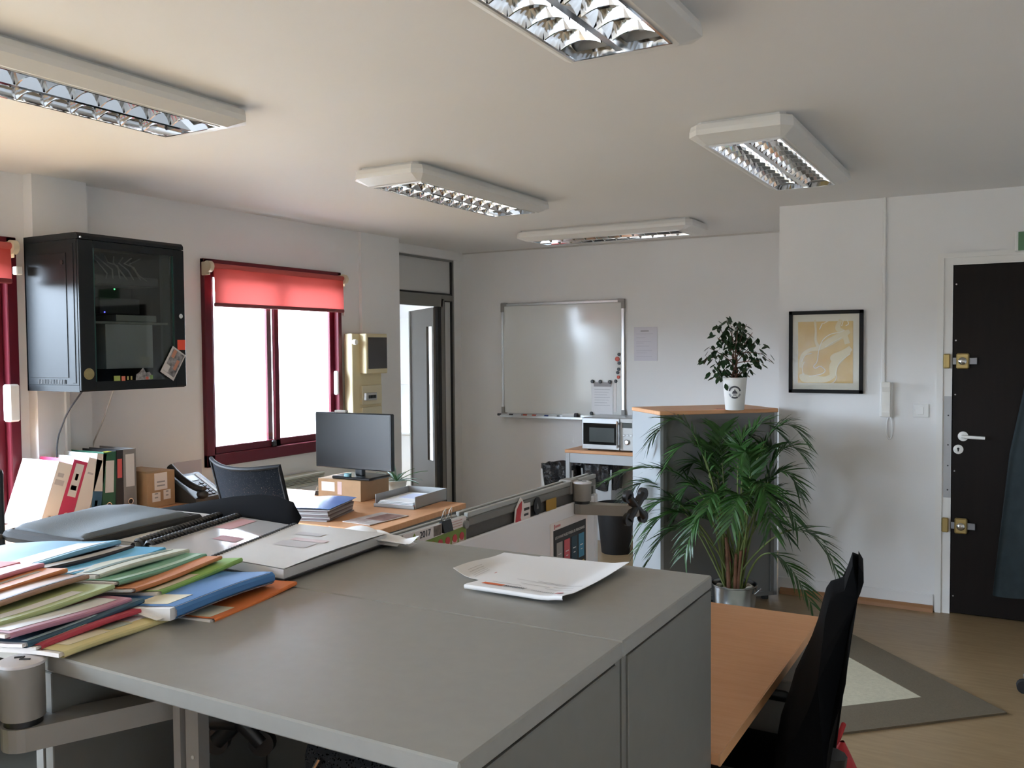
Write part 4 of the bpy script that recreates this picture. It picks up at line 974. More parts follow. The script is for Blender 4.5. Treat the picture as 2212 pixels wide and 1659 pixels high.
RAILT = mat('rail_top', (.46,.47,.45), .35, metal=.4); RAILG = mat('rail_groove', (.05,.055,.055), .5); RAILS = mat('rail_side', (.20,.20,.185), .4)
def screen(label, x, y0, y1, zt, board=False, zb=.40):
    t = thing('desk_screen', label, 'desk screen', (x, (y0+y1)/2, zb))
    obj('panel', B().box((x-.012, y0, zb), (x+.012, y1, zt-.036)), SCREENF, t)
    rl = obj('rail', B().box((x-.020, y0, zt-.040), (x+.020, y1, zt-.014), .004), RAILS, t)
    obj('rail_lip', B().box((x-.020, y0, zt-.014), (x-.008, y1, zt), .002).box((x+.006, y0, zt-.014), (x+.020, y1, zt), .002), RAILT, rl)
    obj('rail_groove', B().box((x-.008, y0+.002, zt-.014), (x+.006, y1-.002, zt-.010)), RAILG, rl)
    obj('end_post', B().box((x-.016, y1-.014, .02), (x+.016, y1+.004, zt-.036)), GREYMETAL, t)
    for y in (y0+.06, y1-.06): obj('foot', B().box((x-.05, y-.02, 0), (x+.05, y+.02, .02)).box((x-.012, y-.015, .02), (x+.012, y+.015, zb)), GREYMETAL, t)
    return t
s1 = screen('grey desk screen with tool rail, the near section where the 2017 calendar hangs', -1.322, 1.725, 2.030, 1.100)
s2 = screen('grey desk screen with tool rail carrying the far monitor arm and white board', -1.322, 2.040, 2.885, 1.106)
obj('rail_joint', B().cyl((-1.300, 2.020, 1.078), (-1.292, 2.020, 1.078), .011, 14), GREYMETAL, s2, True)
wp = thing('white_panel', 'glossy white panel leaning on the grey desk screen behind the desk', 'panel', (-1.29, 2.4, .742))
obj('board', B().box((-1.304, 1.80, .742), (-1.292, 2.846, 1.036), .003), mat('white_gloss', (.90,.91,.93), .18, spec=.6), wp)
obj('end_strip', B().box((-1.305, 2.846, .742), (-1.290, 2.872, 1.040), .003), mat('white_strip', (.72,.74,.76), .3), wp)
# black poster with coloured cells
ps2 = thing('colour_chart_poster', 'black poster with coloured cells on the white panel', 'poster', (-1.288, 2.64, .746))
obj('sheet', B().box((-1.2915, 2.505, .746), (-1.2895, 2.782, .993)), PAPERW, ps2)
obj('black_field', B().box((-1.2895, 2.525, .748), (-1.2885, 2.768, .968)), mat('poster_black', (.020,.018,.017), .45), ps2)
obj('red_mark', B().box((-1.2895, 2.53, .972), (-1.2888, 2.537, .987)).box((-1.2895, 2.54, .976), (-1.2888, 2.575, .983)), mat('poster_red', (.60,.22,.22), .5), ps2)
ex_, ey_ = (0,1,0), (0,0,1)
text('heading', 'LES AVANTAGES POUR LES PERSONNES', .0125, frame_M((-1.2883, 2.646, .942), ex_, ey_), mat('poster_white', (.62,.60,.58), .5), ps2)
cells = [('grey',(.36,.35,.33)),('coral',(.62,.11,.13)),('navy',(.016,.05,.075)),('blue',(.06,.25,.40))]
for k, (n, c) in enumerate(cells):
    y = 2.545+k*.055
    ce = obj('cell', B().box((-1.2886, y, .845 if k else .80), (-1.2876, y+.042, .925)), mat('cell_'+n, c, .5), ps2)
    obj('cell_text', B().box((-1.2877, y+.010, .885), (-1.2873, y+.032, .888)).box((-1.2877, y+.014, .870), (-1.2873, y+.028, .873)), mat('cell_ink', (.75,.74,.72), .5), ce)
for k, (n, c) in enumerate((('teal',(.05,.42,.42)),('magenta',(.42,.03,.12)),('sand',(.66,.48,.17)))):
    obj('cell', B().box((-1.2886, 2.60+k*.055, .752), (-1.2876, 2.642+k*.055, .832)), mat('cell_'+n, c, .5), ps2)
# 2017 calendar
cal = thing('wall_calendar', 'green and white 2017 calendar clipped to the near screen rail', 'calendar', (-1.30, 1.89, .90))
obj('sheet', B().box((-1.3015, 1.742, .880), (-1.2995, 2.026, 1.100)), PAPERW, cal)
obj('green_block', B().poly([(1.82,.882),(2.024,.882),(2.024,1.074),(1.82,1.068)], 'x', -1.2997, -1.2988), mat('calendar_green', (.20,.29,.045), .5), cal)
text('year', '2017', .024, frame_M((-1.2985, 1.834, 1.086), ex_, ey_), DINK, cal)
obj('photo', B().box((-1.2997, 1.872, 1.072), (-1.2988, 1.905, 1.098)), mat('photo_brown', (.10,.075,.05), .5, col2=(.25,.20,.16), scale=60), cal)
obj('tree_mark', B().poly([(1.776,1.078),(1.800,1.078),(1.788,1.096)], 'x', -1.2997, -1.2988), mat('calendar_leaf', (.28,.36,.04), .5), cal)
for k in range(3): obj('text_line', B().box((-1.2997, 1.945, 1.079+k*.007), (-1.299, 2.005, 1.081+k*.007)), mat('pink_text', (.60,.36,.34), .5), cal)
for k in range(5):
    y = 1.852+k*.034
    mo = obj('month_column', B().box((-1.2989, y, .884), (-1.2982, y+.026, 1.046)), mat('month_paper', (.64,.50,.43), .6), cal)
    obj('month_badge', B().cyl((-1.2989, y+.014, 1.050), (-1.2975, y+.014, 1.050), .0105, 14), mat('badge_red', (.58,.05,.06), .45), mo)
bcp = thing('binder_clip', 'black binder clip with wire loops holding the 2017 calendar', 'clip', (-1.30, 1.915, 1.085))
obj('body', B().poly([(-.012,-.020),(.012,-.020),(.004,.010),(-.004,.010)], 'y', 1.908, 1.950, Matrix.Translation((-1.302,0,1.095))), BLACKSAT, bcp)
for y in (1.915, 1.943): obj('wire_loop', B().tube([(-1.300, y-.008, 1.105), (-1.294, y-.006, 1.130), (-1.290, y, 1.138), (-1.294, y+.006, 1.130), (-1.300, y+.008, 1.105)], .0013, 6), CHROME, bcp, True)
# tags on the rail
rt_ = thing('red_cutout_tag', 'red and cream cut-out tag hanging from the screen rail', 'tag', (-1.296, 2.33, 1.02))
obj('card', B().poly([(2.285,1.030),(2.292,1.075),(2.31,1.092),(2.325,1.106),(2.338,1.096),(2.345,1.085),(2.385,1.082),(2.385,1.025),(2.335,1.020),(2.29,1.015)], 'x', -1.2985, -1.2965), PAPERW, rt_)
obj('red_shape', B().poly([(2.290,1.028),(2.300,1.072),(2.318,1.088),(2.332,1.094),(2.330,1.070),(2.322,1.045),(2.334,1.022),(2.318,1.020),(2.310,1.040),(2.300,1.020)], 'x', -1.2968, -1.2955), mat('tag_red', (.55,.04,.05), .5), rt_)
obj('lettering', B().box((-1.2968, 2.345, 1.062), (-1.2957, 2.378, 1.070)).box((-1.2968, 2.345, 1.046), (-1.2957, 2.372, 1.053)), DINK, rt_)
ot = thing('oval_tag', 'black oval tag hanging from the screen rail', 'tag', (-1.296, 2.43, 1.03))
obj('disc', B().poly([(2.431+.023*math.cos(a), 1.064+.028*math.sin(a)) for a in [i/24*2*math.pi for i in range(24)]], 'x', -1.2985, -1.2955), BLACKSAT, ot)
obj('emblem', B().poly([(2.424,1.055),(2.438,1.055),(2.431,1.076)], 'x', -1.2957, -1.2950), mat('emblem_pale', (.18,.18,.18), .5), ot)
for y0, y1, lb in ((2.492, 2.562, 'ochre yellow tag left of the monitor arm post on the rail'), (2.752, 2.802, 'ochre yellow tag right of the monitor arm post on the rail')):
    obj('yellow_tag', B().box((-1.2985, y0, 1.034), (-1.2960, y1, 1.072), .001), mat('ochre_card', (.40,.23,.035), .5), label=lb, cat='tag', group='yellow tags on the screen rail')

ARMG = mat('arm_silver', (.27,.26,.24), .42)
def marm(label, x, y, zt, h, a0, l0, vz, vdir, faced):
    t = thing('monitor_support', label, 'monitor arm', (x, y, zt-h))
    r_ = .030
    obj('post', B().lathe([(r_,0),(r_,h)], 28, xf((x, y, zt-h))), ARMG, t, True)
    cp2 = obj('post_cap', B().lathe([(r_+.002,0),(r_+.002,.004),(r_-.004,.006)], 28, xf((x, y, zt))), mat('cap_pale', (.66,.64,.66), .35), t, True)
    obj('cap_emblem', B().tube([(x-.012, y-.004, zt+.0065), (x-.004, y+.006, zt+.0065), (x+.002, y-.004, zt+.0065), (x+.014, y+.004, zt+.0065)], .0018, 5), DINK, cp2)
    obj('collar', B().lathe([(r_-.004,-.010),(r_-.004,0)], 28, xf((x, y, zt-h))), BLACKPL, t, True)
    dx, dy = math.cos(R(a0)), math.sin(R(a0)); zl = zt-h-.010
    e = Vector((x+dx*l0, y+dy*l0, 0)); nn = Vector((-dy, dx, 0))
    pts = []
    for k in range(9):
        a = R(a0+90+180*k/8); pts.append((x+r_*math.cos(a), y+r_*math.sin(a)))
    for k in range(9):
        a = R(a0-90+180*k/8); pts.append((e.x+.022*math.cos(a), e.y+.022*math.sin(a)))
    obj('lower_arm', B().poly(pts, 'z', zl-.034, zl), ARMG, t)
    obj('pivot', B().cyl((e.x, e.y, zl-.036), (e.x, e.y, zl+.014), .018, 18), mat('pivot_pale', (.55,.53,.50), .35), t, True)
    # head: four-lobed plate
    c = Vector((e.x, e.y, vz)) + Vector(vdir)*.045; n_ = Vector(faced).normalized(); s_ = n_.cross(Vector((0,0,1))).normalized(); u_ = Vector((0,0,1))
    hb = B()
    hb.tube([Vector((e.x, e.y, vz)), c], .020, 12)
    for i in (-1, 1):
        for j in (-1, 1):
            cc = c + s_*i*.038 + u_*j*.038
            hb.tube([cc - n_*.007, cc + n_*.007], .021, 16); hb.tube([c, cc], .015, 10)
    obj('head_plate', hb, BLACKPL, t, True)
    obj('tilt_joint', B().cyl((e.x, e.y, zl-.02), (e.x, e.y, vz+.02), .014, 14), BLACKPL, t, True)
    return t
m_a = marm('silver monitor arm with black four-lobed head on the far screen rail', -1.272, 2.705, 1.100, .058, 14, .17, 1.028, (.2,.0,.0), (.95,-.3,0))
marm('silver monitor arm on the near screen rail, reaching under the grey tops', -1.262, .764, 1.098, .078, 62, .27, .955, (.9,.4,0), (.4,-.9,0))
obj('rail_clamp', B().box((-1.346, 2.675, 1.062), (-1.297, 2.735, 1.110), .004), ARMG, m_a)
s3 = screen('grey desk screen with tool rail at the lower left corner of the view', -1.322, -.70, .742, 1.096)
yn = thing('sticky_note', 'yellow sticky note on the near desk screen at lower left', 'note', (-1.309, .70, .99))
obj('note', B().sheet(lambda u, v: (-1.3095+.006*u*u, .640+.075*v, 1.005-.075*u), 6, 3, .0004), mat('note_yellow', (.62,.62,.03), .6), yn)
obj('pinned_paper', B().sheet(lambda u, v: (-1.3095+.010*u*v, .60+.13*v, .930-.30*u), 6, 4, .0005), PAPER, label='white sheet pinned below the yellow note at lower left', cat='sheet')

# ---- near desk in front of the island (mostly below the frame)
nd = thing('office_desk', 'beech desk below the near monitor arm, cut by the bottom edge', 'desk', (-.9, -.1, 0))
obj('desktop', B().box((-1.285, -.70, .690), (-.50, .700, .715), .003), BEECH, nd)
for y in (-.6, .62): obj('leg', B().box((-1.24, y-.03, 0), (-1.19, y+.03, .69)).box((-.60, y-.03, 0), (-.55, y+.03, .69)), GREYMETAL, nd)

# ================================================================== CHAIRS
def star_base(t, cx, cy, rz, zs):
    for k in range(5):
        a = R(rz+72*k); e = (cx+.29*math.cos(a), cy+.29*math.sin(a))
        obj('base_spoke', B().tube([(cx, cy, .115), (cx+.15*math.cos(a), cy+.15*math.sin(a), .10), (e[0], e[1], .07)], .022, 8, r2=.014), BLACKPL, t, True)
        obj('caster', B().tube([(e[0]-.018*math.sin(a), e[1]+.018*math.cos(a), .030), (e[0]+.018*math.sin(a), e[1]-.018*math.cos(a), .030)], .030, 14).cyl((e[0], e[1], .03), (e[0], e[1], .075), .008, 8), BLACKRUB, t, True)
    obj('gas_column', B().cyl((cx, cy, .10), (cx, cy, zs-.04), .025, 14), BLACKPL, t, True)
# side-on high back chair at the right desk; profile taken along X,Z and given width along Y
hc = thing('office_chair', 'black high-backed office chair seen edge-on at the right desk', 'chair', (-.62, 2.15, 0))
outer = [(-.316,1.083),(-.306,1.066),(-.305,1.045),(-.312,1.020),(-.323,.997),(-.335,.972),(-.341,.945),(-.350,.90),(-.362,.862),(-.373,.815),(-.379,.765),(-.381,.70),(-.379,.63),(-.373,.56),(-.385,.50)]
inner = [(-.329,1.079),(-.338,1.050),(-.346,1.021),(-.362,1.013),(-.376,1.007),(-.386,.990),(-.393,.962),(-.404,.915),(-.418,.872),(-.434,.834),(-.455,.785),(-.468,.735),(-.488,.67),(-.500,.60),(-.49,.50)]
def backf(u, v):
    n = len(outer)-1
    if u < .5: s_ = u/.5*n; P0 = outer
    else: s_ = (1-u)/.5*n; P0 = inner
    i = min(n-1, int(s_)); f_ = s_-i
    x = P0[i][0]+(P0[i+1][0]-P0[i][0])*f_; z = P0[i][1]+(P0[i+1][1]-P0[i][1])*f_
    wv = .055 + .135*min(1, max(0, (1.010-z)/.06))
    q = (v-.5)*2*wv
    return (x - .155*q, 2.15 + q, z - 1.0*abs(q)**1.35)
bk = B().sheet(backf, 56, 8)
bk.bm.normal_update()
bm_ = bk.bm
bmesh.ops.holes_fill(bm_, edges=[e for e in bm_.edges if e.is_boundary])
obj('backrest', bk, CHAIRF, hc, True)
obj('seat', B().box((-.86, 1.90, .44), (-.385, 2.40, .525), .035, seg=3), CHAIRF, hc, True)
obj('back_bracket', B().tube([(-.60, 2.15, .40), (-.42, 2.15, .39), (-.385, 2.15, .48), (-.372, 2.15, .60)], .035, 10), BLACKPL, hc, True)
for y in (1.875, 2.425): obj('armrest', B().box((-.80, y-.035, .60), (-.52, y+.035, .635), .014, seg=2).tube([(-.66, y, .61), (-.64, y, .48), (-.60, y+(.05 if y < 2.1 else -.05), .43)], .018, 8), BLACKPL, hc, True)
obj('chrome_pin', B().cyl((-.40, 1.90, .575), (-.396, 1.90, .600), .004, 8), CHROME, hc)
obj('seat_skirt', B().box((-.60, 1.91, .30), (-.395, 2.39, .46), .03, seg=2), CHAIRF, hc, True)
star_base(hc, -.62, 2.15, 20, .44)

# mesh task chair at the left desk
mc_ = thing('office_chair', 'black mesh-backed office chair at the left beech desk', 'chair', (-2.735, 2.92, 0), -8)
def mback(u, v):
    x = (v-.5)*(.46+.04*(1-u)); z = .52 + .575*u; y = -.14 - .20*u + .055*((v-.5)*2)**2 - .02*math.sin(u*math.pi)
    if u > .93: z -= 0.0
    return (x*(1-.10*(1-u)), y, z - .022*(1-((v-.5)*2)**2)*max(0, (u-.6)/.4))
obj('mesh_back', B().sheet(mback, 18, 18, .002), CHAIRMESH, mc_, True, world=False)
fr_p = [mback(0, v/10) for v in range(11)] + [mback(u/12, 1) for u in range(1, 13)] + [mback(1, 1-v/10) for v in range(1, 11)] + [mback(1-u/12, 0) for u in range(1, 12)]
obj('back_frame', B().tube(fr_p, .009, 8, closed=True), mat('chair_frame', (.010,.010,.012), .6, spec=.2), mc_, True, world=False)
obj('lumbar_bar', B().tube([(-.2, -.19, .70), (-.1, -.218, .715), (0, -.226, .72), (.1, -.218, .715), (.2, -.19, .70)], .013, 8), BLACKPL, mc_, True, world=False)
obj('seat', B().box((-.245, -.21, .43), (.245, .27, .515), .04, seg=3), CHAIRF, mc_, True, world=False)
obj('back_bracket', B().tube([(0, 0, .41), (0, -.16, .41), (0, -.19, .50), (0, -.236, .72)], .026, 10), BLACKPL, mc_, True, world=False)
for s in (-1, 1): obj('armrest', B().box((s*.265-.035, -.13, .640), (s*.265+.035, .14, .672), .012, seg=2).tube([(s*.265, 0, .65), (s*.262, 0, .50), (s*.20, 0, .44)], .016, 8), BLACKPL, mc_, True, world=False)
for k in range(5):
    a = R(10+72*k); e = (.29*math.cos(a), .29*math.sin(a))
    obj('base_spoke', B().tube([(0,0,.115), (e[0]*.5, e[1]*.5, .10), (e[0], e[1], .07)], .022, 8, r2=.014), BLACKPL, mc_, True, world=False)
    obj('caster', B().tube([(e[0]-.018*math.sin(a), e[1]+.018*math.cos(a), .03), (e[0]+.018*math.sin(a), e[1]-.018*math.cos(a), .03)], .030, 14).cyl((e[0], e[1], .03), (e[0], e[1], .075), .008, 8), BLACKRUB, mc_, True, world=False)
obj('gas_column', B().cyl((0,0,.10), (0,0,.42), .025, 14), BLACKPL, mc_, True, world=False)

# chair foot at the right edge of the view
cf = thing('chair_base', 'grey tipped chair base spoke at the right edge of the floor', 'chair', (.30, 4.52, 0))
for k in range(5):
    a = R(185+72*k); cx, cy = .31, 4.56; e = (cx+.28*math.cos(a), cy+.28*math.sin(a))
    obj('spoke', B().tube([(cx, cy, .12), ((cx+e[0])/2, (cy+e[1])/2, .105), (e[0], e[1], .07)], .024, 10, r2=.015), mat('spoke_grey', (.45,.46,.46), .3, metal=.5), cf, True)
    obj('caster', B().tube([(e[0]-.018*math.sin(a), e[1]+.018*math.cos(a), .03), (e[0]+.018*math.sin(a), e[1]-.018*math.cos(a), .03)], .029, 14), BLACKRUB, cf, True)
obj('gas_column', B().cyl((.31, 4.56, .10), (.31, 4.56, .44), .025, 14), BLACKPL, cf, True)
obj('seat', B().box((.08, 4.33, .44), (.55, 4.80, .52), .04, seg=3), CHAIRF, cf, True)

# ================================================================== LEFT DESK
ld = thing('office_desk', 'beech desk under the monitor at the window with grey side panel', 'desk', (-3.3, 3.55, 0))
LDM = xf((-2.500, 3.153, 0), rz=2.6)
obj('desktop', B().box((-1.66, .0, .712), (0, .805, .740), .003, M=LDM), BEECH, ld)
obj('side_panel', B().box((-.055, .03, 0), (-.030, .775, .712), M=LDM), GREYSIDE, ld)
obj('side_panel', B().box((-1.62, .03, 0), (-1.595, .775, .712), M=LDM), GREYSIDE, ld)
obj('apron', B().box((-1.60, .05, .66), (-.055, .075, .712), M=LDM).box((-.058, .03, .60), (-.020, .79, .712), M=LDM), GREYSIDE, ld)
sd_ = thing('side_desk', 'low beech return desk along the balcony window under the binders', 'desk', (-3.95, 2.6, 0))
obj('desktop', B().box((-4.165, 2.05, .712), (-3.62, 3.055, .740), .003), BEECH, sd_)
for x in (-4.14, -3.65):
    for y in (2.09, 3.02): obj('leg', B().box((x-.02, y-.02, 0), (x+.02, y+.02, .712)), GREYMETAL, sd_)

bx = thing('cardboard_box', 'closed cardboard box used as a riser under the monitor', 'box', (-3.2, 3.84, .74))
bM = xf((-3.345, 3.715, .7405), rz=1.5)
obj('carton', B().box((0, 0, 0), (.292, .255, .112), .002, M=bM), KRAFT, bx)
obj('tape', B().box((.0, .105, .1125), (.292, .150, .1132), M=bM), mat('parcel_tape', (.48,.33,.19), .3), bx)
obj('label', B().box((.025, -.001, .045), (.115, 0, .095), M=bM), PAPER, bx)
obj('label', B().box((.135, -.001, .030), (.165, 0, .10), M=bM), mat('pink_label', (.66,.50,.48), .5), bx)
mn = thing('monitor', 'black flat monitor on a stand on the cardboard box', 'monitor', (-3.13, 3.78, .853))
my = 3.752
obj('casing', B().box((-3.393, my, .908), (-2.866, my+.028, 1.213), .005).box((-3.28, my+.028, .96), (-2.98, my+.052, 1.16), .01), BLACKSAT, mn)
obj('screen', B().box((-3.383, my-.0012, .926), (-2.876, my, 1.203)), mat('screen_off', (.010,.012,.013), .30), mn)
obj('neck', B().box((-3.155, my+.045, .865), (-3.100, my+.075, 1.02), .006), BLACKPL, mn)
obj('base', B().box((-3.265, my-.02, .853), (-3.0, my+.165, .868), .006), BLACKSAT, mn)
obj('webcam', B().box((-3.25, my-.006, 1.213), (-3.17, my+.020, 1.226), .004), mat('webcam_grey', (.5,.5,.48), .4), mn)
bt = thing('tape_roll', 'pale blue clear tape roll beside the monitor foot', 'tape', (-3.14, 3.725, .853))
obj('roll', B().lathe([(.020,0),(.020,.016),(.012,.016),(.012,0)], 20, xf((-3.165, my+.0, .869)), cap=False), mat('blue_tape', (.25,.50,.58), .2), bt, True)
# plants behind the monitor
ps_ = thing('plant_stand', 'low white plant stand behind the left beech desk', 'stand', (-3.30, 4.14, 0))
obj('shelf', B().box((-3.66, 4.02, .682), (-2.98, 4.27, .702), .004), WHITEPL, ps_)
for x in (-3.63, -3.01):
    for y in (4.05, 4.24): obj('leg', B().box((x-.014, y-.014, 0), (x+.014, y+.014, .682)), WHITEPL, ps_)
ap = thing('potted_aloe', 'spiky green plant in a pot behind the monitor box', 'plant', (-3.03, 4.02, .74))
AC = Vector((-3.115, 4.12, .702))
obj('pot', B().lathe([(.045,0),(.058,.09),(.061,.092),(.061,.10),(.054,.10)], 24, xf(tuple(AC)), cap=False), mat('pale_pot', (.66,.64,.58), .5), ap, True)
q_ = random.Random(5)
for k in range(17):
    a = k*2.399; el = q_.uniform(.35,1.15); ln = q_.uniform(.12,.22)
    d_ = Vector((math.cos(a)*math.cos(el), math.sin(a)*math.cos(el), math.sin(el))); p0 = AC+Vector((0,0,.09))
    sdv = d_.cross(Vector((0,0,1))).normalized()
    lb_ = B(); pv = None
    for q in range(6):
        tt = q/5; pc = p0 + d_*ln*tt + Vector((0,0,-.06*tt*tt)); wq = .0075*(1-tt**1.5)+.0004
        x0 = lb_.bm.verts.new(pc+sdv*wq+Vector((0,0,.003*(1-tt)))); x1 = lb_.bm.verts.new(pc-Vector((0,0,.002))); x2 = lb_.bm.verts.new(pc-sdv*wq+Vector((0,0,.003*(1-tt))))
        if pv: lb_.bm.faces.new((pv[0], x0, x1, pv[1])); lb_.bm.faces.new((pv[1], x1, x2, pv[2]))
        pv = (x0, x1, x2)
    obj('leaf', lb_, mat('aloe_green_%d' % (k % 2), ((.06,.17,.05),(.30,.42,.36))[k % 2], .4, var=.2), ap, True)
vp = thing('trailing_plant', 'light green leafy plant left of the monitor foot', 'plant', (-3.40, 4.12, .74))
VC = Vector((-3.50, 4.15, .702))
obj('pot', B().lathe([(.04,0),(.05,.08),(.053,.082),(.053,.09),(.047,.09)], 20, xf(tuple(VC)), cap=False), mat('pale_pot', (.66,.64,.58), .5), vp, True)
for k in range(9):
    a = k*2.399; ln = q_.uniform(.10,.17); d_ = Vector((math.cos(a), math.sin(a), .6)).normalized(); sdv = d_.cross(Vector((0,0,1))).normalized()
    lb_ = B(); pv = None
    for q in range(7):
        tt = q/6; pc = VC+Vector((0,0,.085)) + d_*ln*tt + Vector((0,0,-.10*tt*tt)); wq = .012*math.sin(math.pi*min(1,tt*.9+.08))+.0004
        x0 = lb_.bm.verts.new(pc+sdv*wq); x2 = lb_.bm.verts.new(pc-sdv*wq)
        if pv: lb_.bm.faces.new((pv[0], x0, x2, pv[1]))
        pv = (x0, x2)
    obj('leaf', lb_, mat('soft_green', (.20,.36,.10), .4, var=.25), vp, True)

tr = thing('letter_tray', 'grey letter tray with papers at the right end of the desk', 'tray', (-2.78, 3.8, .74))
TM = xf((-2.905, 3.645, .7405), rz=4)
TG = mat('tray_grey', (.36,.365,.36), .45)
obj('tray', B().box((0,0,0), (.243,.335,.004), M=TM).box((0,.015,0), (.004,.335,.062), M=TM).box((.239,.015,0), (.243,.335,.062), M=TM).box((0,.331,0), (.243,.335,.062), M=TM).box((0,0,0), (.243,.004,.018), M=TM), TG, tr)
for k, (m_, dz) in enumerate(((ORINK, .010), (PAPER, .016), (PAPER, .022), (PAPER, .028))):
    obj('sheet', B().box((.012+.003*k, .012+.004*k, dz), (.228-.002*k, .312, dz+.003), M=TM), m_, tr)
obj('top_note', B().box((.07, .13, .0315), (.20, .27, .033), M=TM), mat('bluish_paper', (.58,.62,.80), .5), tr)
mg = thing('magazine', 'glossy dark red photo magazine lying flat on the desk front', 'magazine', (-2.68, 3.36, .7405))
MM = xf((-2.775, 3.245, .741), rz=-4)
obj('cover', B().box((0,0,0), (.175,.275,.004), .001, M=MM), mat('magazine_cover', (.55,.49,.44), .3, col2=(.40,.33,.30), scale=30), mg)
obj('photo', B().box((.055,.10,.0041), (.165,.255,.0048), M=MM), mat('magazine_photo', (.12,.035,.03), .3, col2=(.30,.17,.13), scale=35), mg)
obj('photo', B().box((.015,.02,.0041), (.10,.095,.0048), M=MM), mat('magazine_photo2', (.24,.16,.14), .3, col2=(.50,.42,.38), scale=40), mg)
fs = thing('folder_stack', 'blue folder on a stack of dark papers on the left desk', 'folder', (-2.98, 3.33, .7405))
FM = xf((-2.985, 3.325, .7405), rz=17)
for k in range(9):
    obj('paper_layer', B().box((-.112+.004*((k*7) % 3), -.152+.003*((k*5) % 4), .001+k*.0062), (.112-.003*((k*3) % 3), .152, .0062+k*.0062), M=FM @ xf(rz=((k*13) % 7-3)*.7)), mat('layer_%d' % (k % 3), ((.30,.27,.26),(.16,.12,.12),(.42,.40,.39))[k % 3], .6), fs)
obj('blue_folder', B().sheet(lambda u, v: tuple(FM @ Vector((-.125+.25*u, -.165+.33*v, .060+.012*math.sin(u*2.6)*(.6+.4*v)))), 10, 8, .0015), mat('folder_blue', (.05,.13,.42), .25, col2=(.10,.20,.48), scale=4), fs, True)
bc2 = thing('binder_clip', 'black binder clip on the desk beside the cardboard riser', 'clip', (-3.40, 3.80, .741))
obj('body', B().poly([(-.012,0),(.012,0),(.003,.024),(-.003,.024)], 'y', 3.78, 3.825, Matrix.Translation((-3.42,0,.741))), BLACKSAT, bc2)
for y in (3.79, 3.815): obj('wire_loop', B().tube([(-3.428, y-.007, .762), (-3.42, y, .792), (-3.428, y+.007, .762)], .0015, 6), CHROME, bc2, True)

# ---- binders
def binder(label, y, lean, col, w_=.075, labels=(), h=.318, d=.285, x=-3.935, ring=True, z=.7405):
    t = thing('lever_arch_binder', label, 'binder', (x, y, z), 0, 'lever arch binders in the row')
    # local: spine faces +X at x=0, thickness along Y from 0 to w, leaning towards +Y
    M_ = xf((x, y, z), rx=-lean)
    m_ = mat('binder_'+'_'.join(str(int(c*100)) for c in col), col, .4)
    obj('cover', B().box((-d, 0, 0), (0, .003, h), M=M_).box((-d, w_-.003, 0), (0, w_, h), M=M_).box((-.003, .003, 0), (0, w_-.003, h), M=M_), m_, t)
    obj('pages', B().box((-d+.02, .006, .01), (-.02, w_-.010, h-.015), M=M_), PAPER, t)
    for (z0, z1, y0, y1, lm) in labels: obj('spine_label', B().box((0, w_*y0, h*z0), (.0012, w_*y1, h*z1), M=M_), lm, t)
    if ring:
        rg_ = obj('finger_ring', B().lathe([(.0125,0),(.0155,.001),(.0155,.003),(.0125,.003)], 20, M_ @ xf((0, w_/2, h*.16)) @ Euler((0, R(90), 0)).to_matrix().to_4x4(), cap=False), CHROME, t, True)
        obj('ring_hole', B().cyl(M_ @ Vector((.0002, w_/2, h*.16)), M_ @ Vector((.0014, w_/2, h*.16)), .0125, 18), BLACKPL, rg_)
    return t
WB = (.80,.79,.77); LBL = mat('spine_paper', (.70,.71,.72), .5); INKL = mat('spine_ink', (.50,.50,.52), .6)
binder('white lever arch binder leaning at the left end, cover lit by the window', 2.480, 20, WB, labels=((.66,.74,.15,.75,INKL),(.78,.84,.2,.6,INKL)))
binder('pink lever arch binder leaning between the two white ones', 2.562, 19.5, (.58,.045,.13), labels=((.45,.95,.22,.80,LBL),(.55,.62,.3,.7,REDINK),(.70,.80,.4,.6,REDINK)))
binder('white lever arch binder leaning right of the pink one', 2.644, 19, WB, labels=((.75,.78,.2,.6,INKL),))
bl_ = binder('thin white and blue booklet box leaning on the green binder', 2.742, 9, (.72,.72,.70), w_=.052, labels=((.0,.42,.0,1.0,mat('booklet_blue', (.03,.12,.22), .4)),(.10,.28,.3,.6,LBL),(.0,.06,.0,1.0,mat('booklet_yellow', (.62,.46,.04), .4))), ring=False)
binder('green lever arch binder standing upright with white spine label', 2.808, 3, (.018,.115,.065), labels=((.36,.86,.20,.82,LBL),))
binder('narrow black binder with red label beside the green one', 2.889, 1, (.020,.020,.023), w_=.040, labels=((.56,.86,.2,.85,mat('coral_label', (.70,.12,.12), .5)),), ring=False)
binder('grey lever arch binder at the right end of the row', 2.935, 0, (.24,.245,.25), labels=((.40,.92,.18,.85,LBL),))
sn = obj('sticky_note', B().box((-3.93, 2.815, 1.0595), (-3.90, 2.845, 1.0605)), mat('note_lime', (.60,.62,.05), .6), label='small yellow note sticking on top of the green binder', cat='note')

cbx = thing('cardboard_box', 'small cardboard parcel with white labels between binders and phone', 'box', (-3.98, 3.15, .741))
CM = xf((-3.905, 3.050, .7405), rz=0)
obj('carton', B().box((-.27, 0, 0), (0, .175, .185), .003, M=CM), KRAFT, cbx)
obj('flap', B().poly([(-.27,.186),(0,.186),(-.01,.192),(-.26,.192)], 'y', .0, .09, CM), KRAFT, cbx)
for y0, y1, z0, z1 in ((.045,.125,.09,.178),(.030,.080,.03,.078),(.100,.145,.035,.085)):
    lb2 = obj('label', B().box((0, y0, z0), (.001, y1, z1), M=CM), PAPERW, cbx)
    for k in range(2): obj('label_print', B().box((.001, y0+.015, z0+.018+k*.02), (.0016, y1-.015, z0+.025+k*.02), M=CM), INK, lb2)

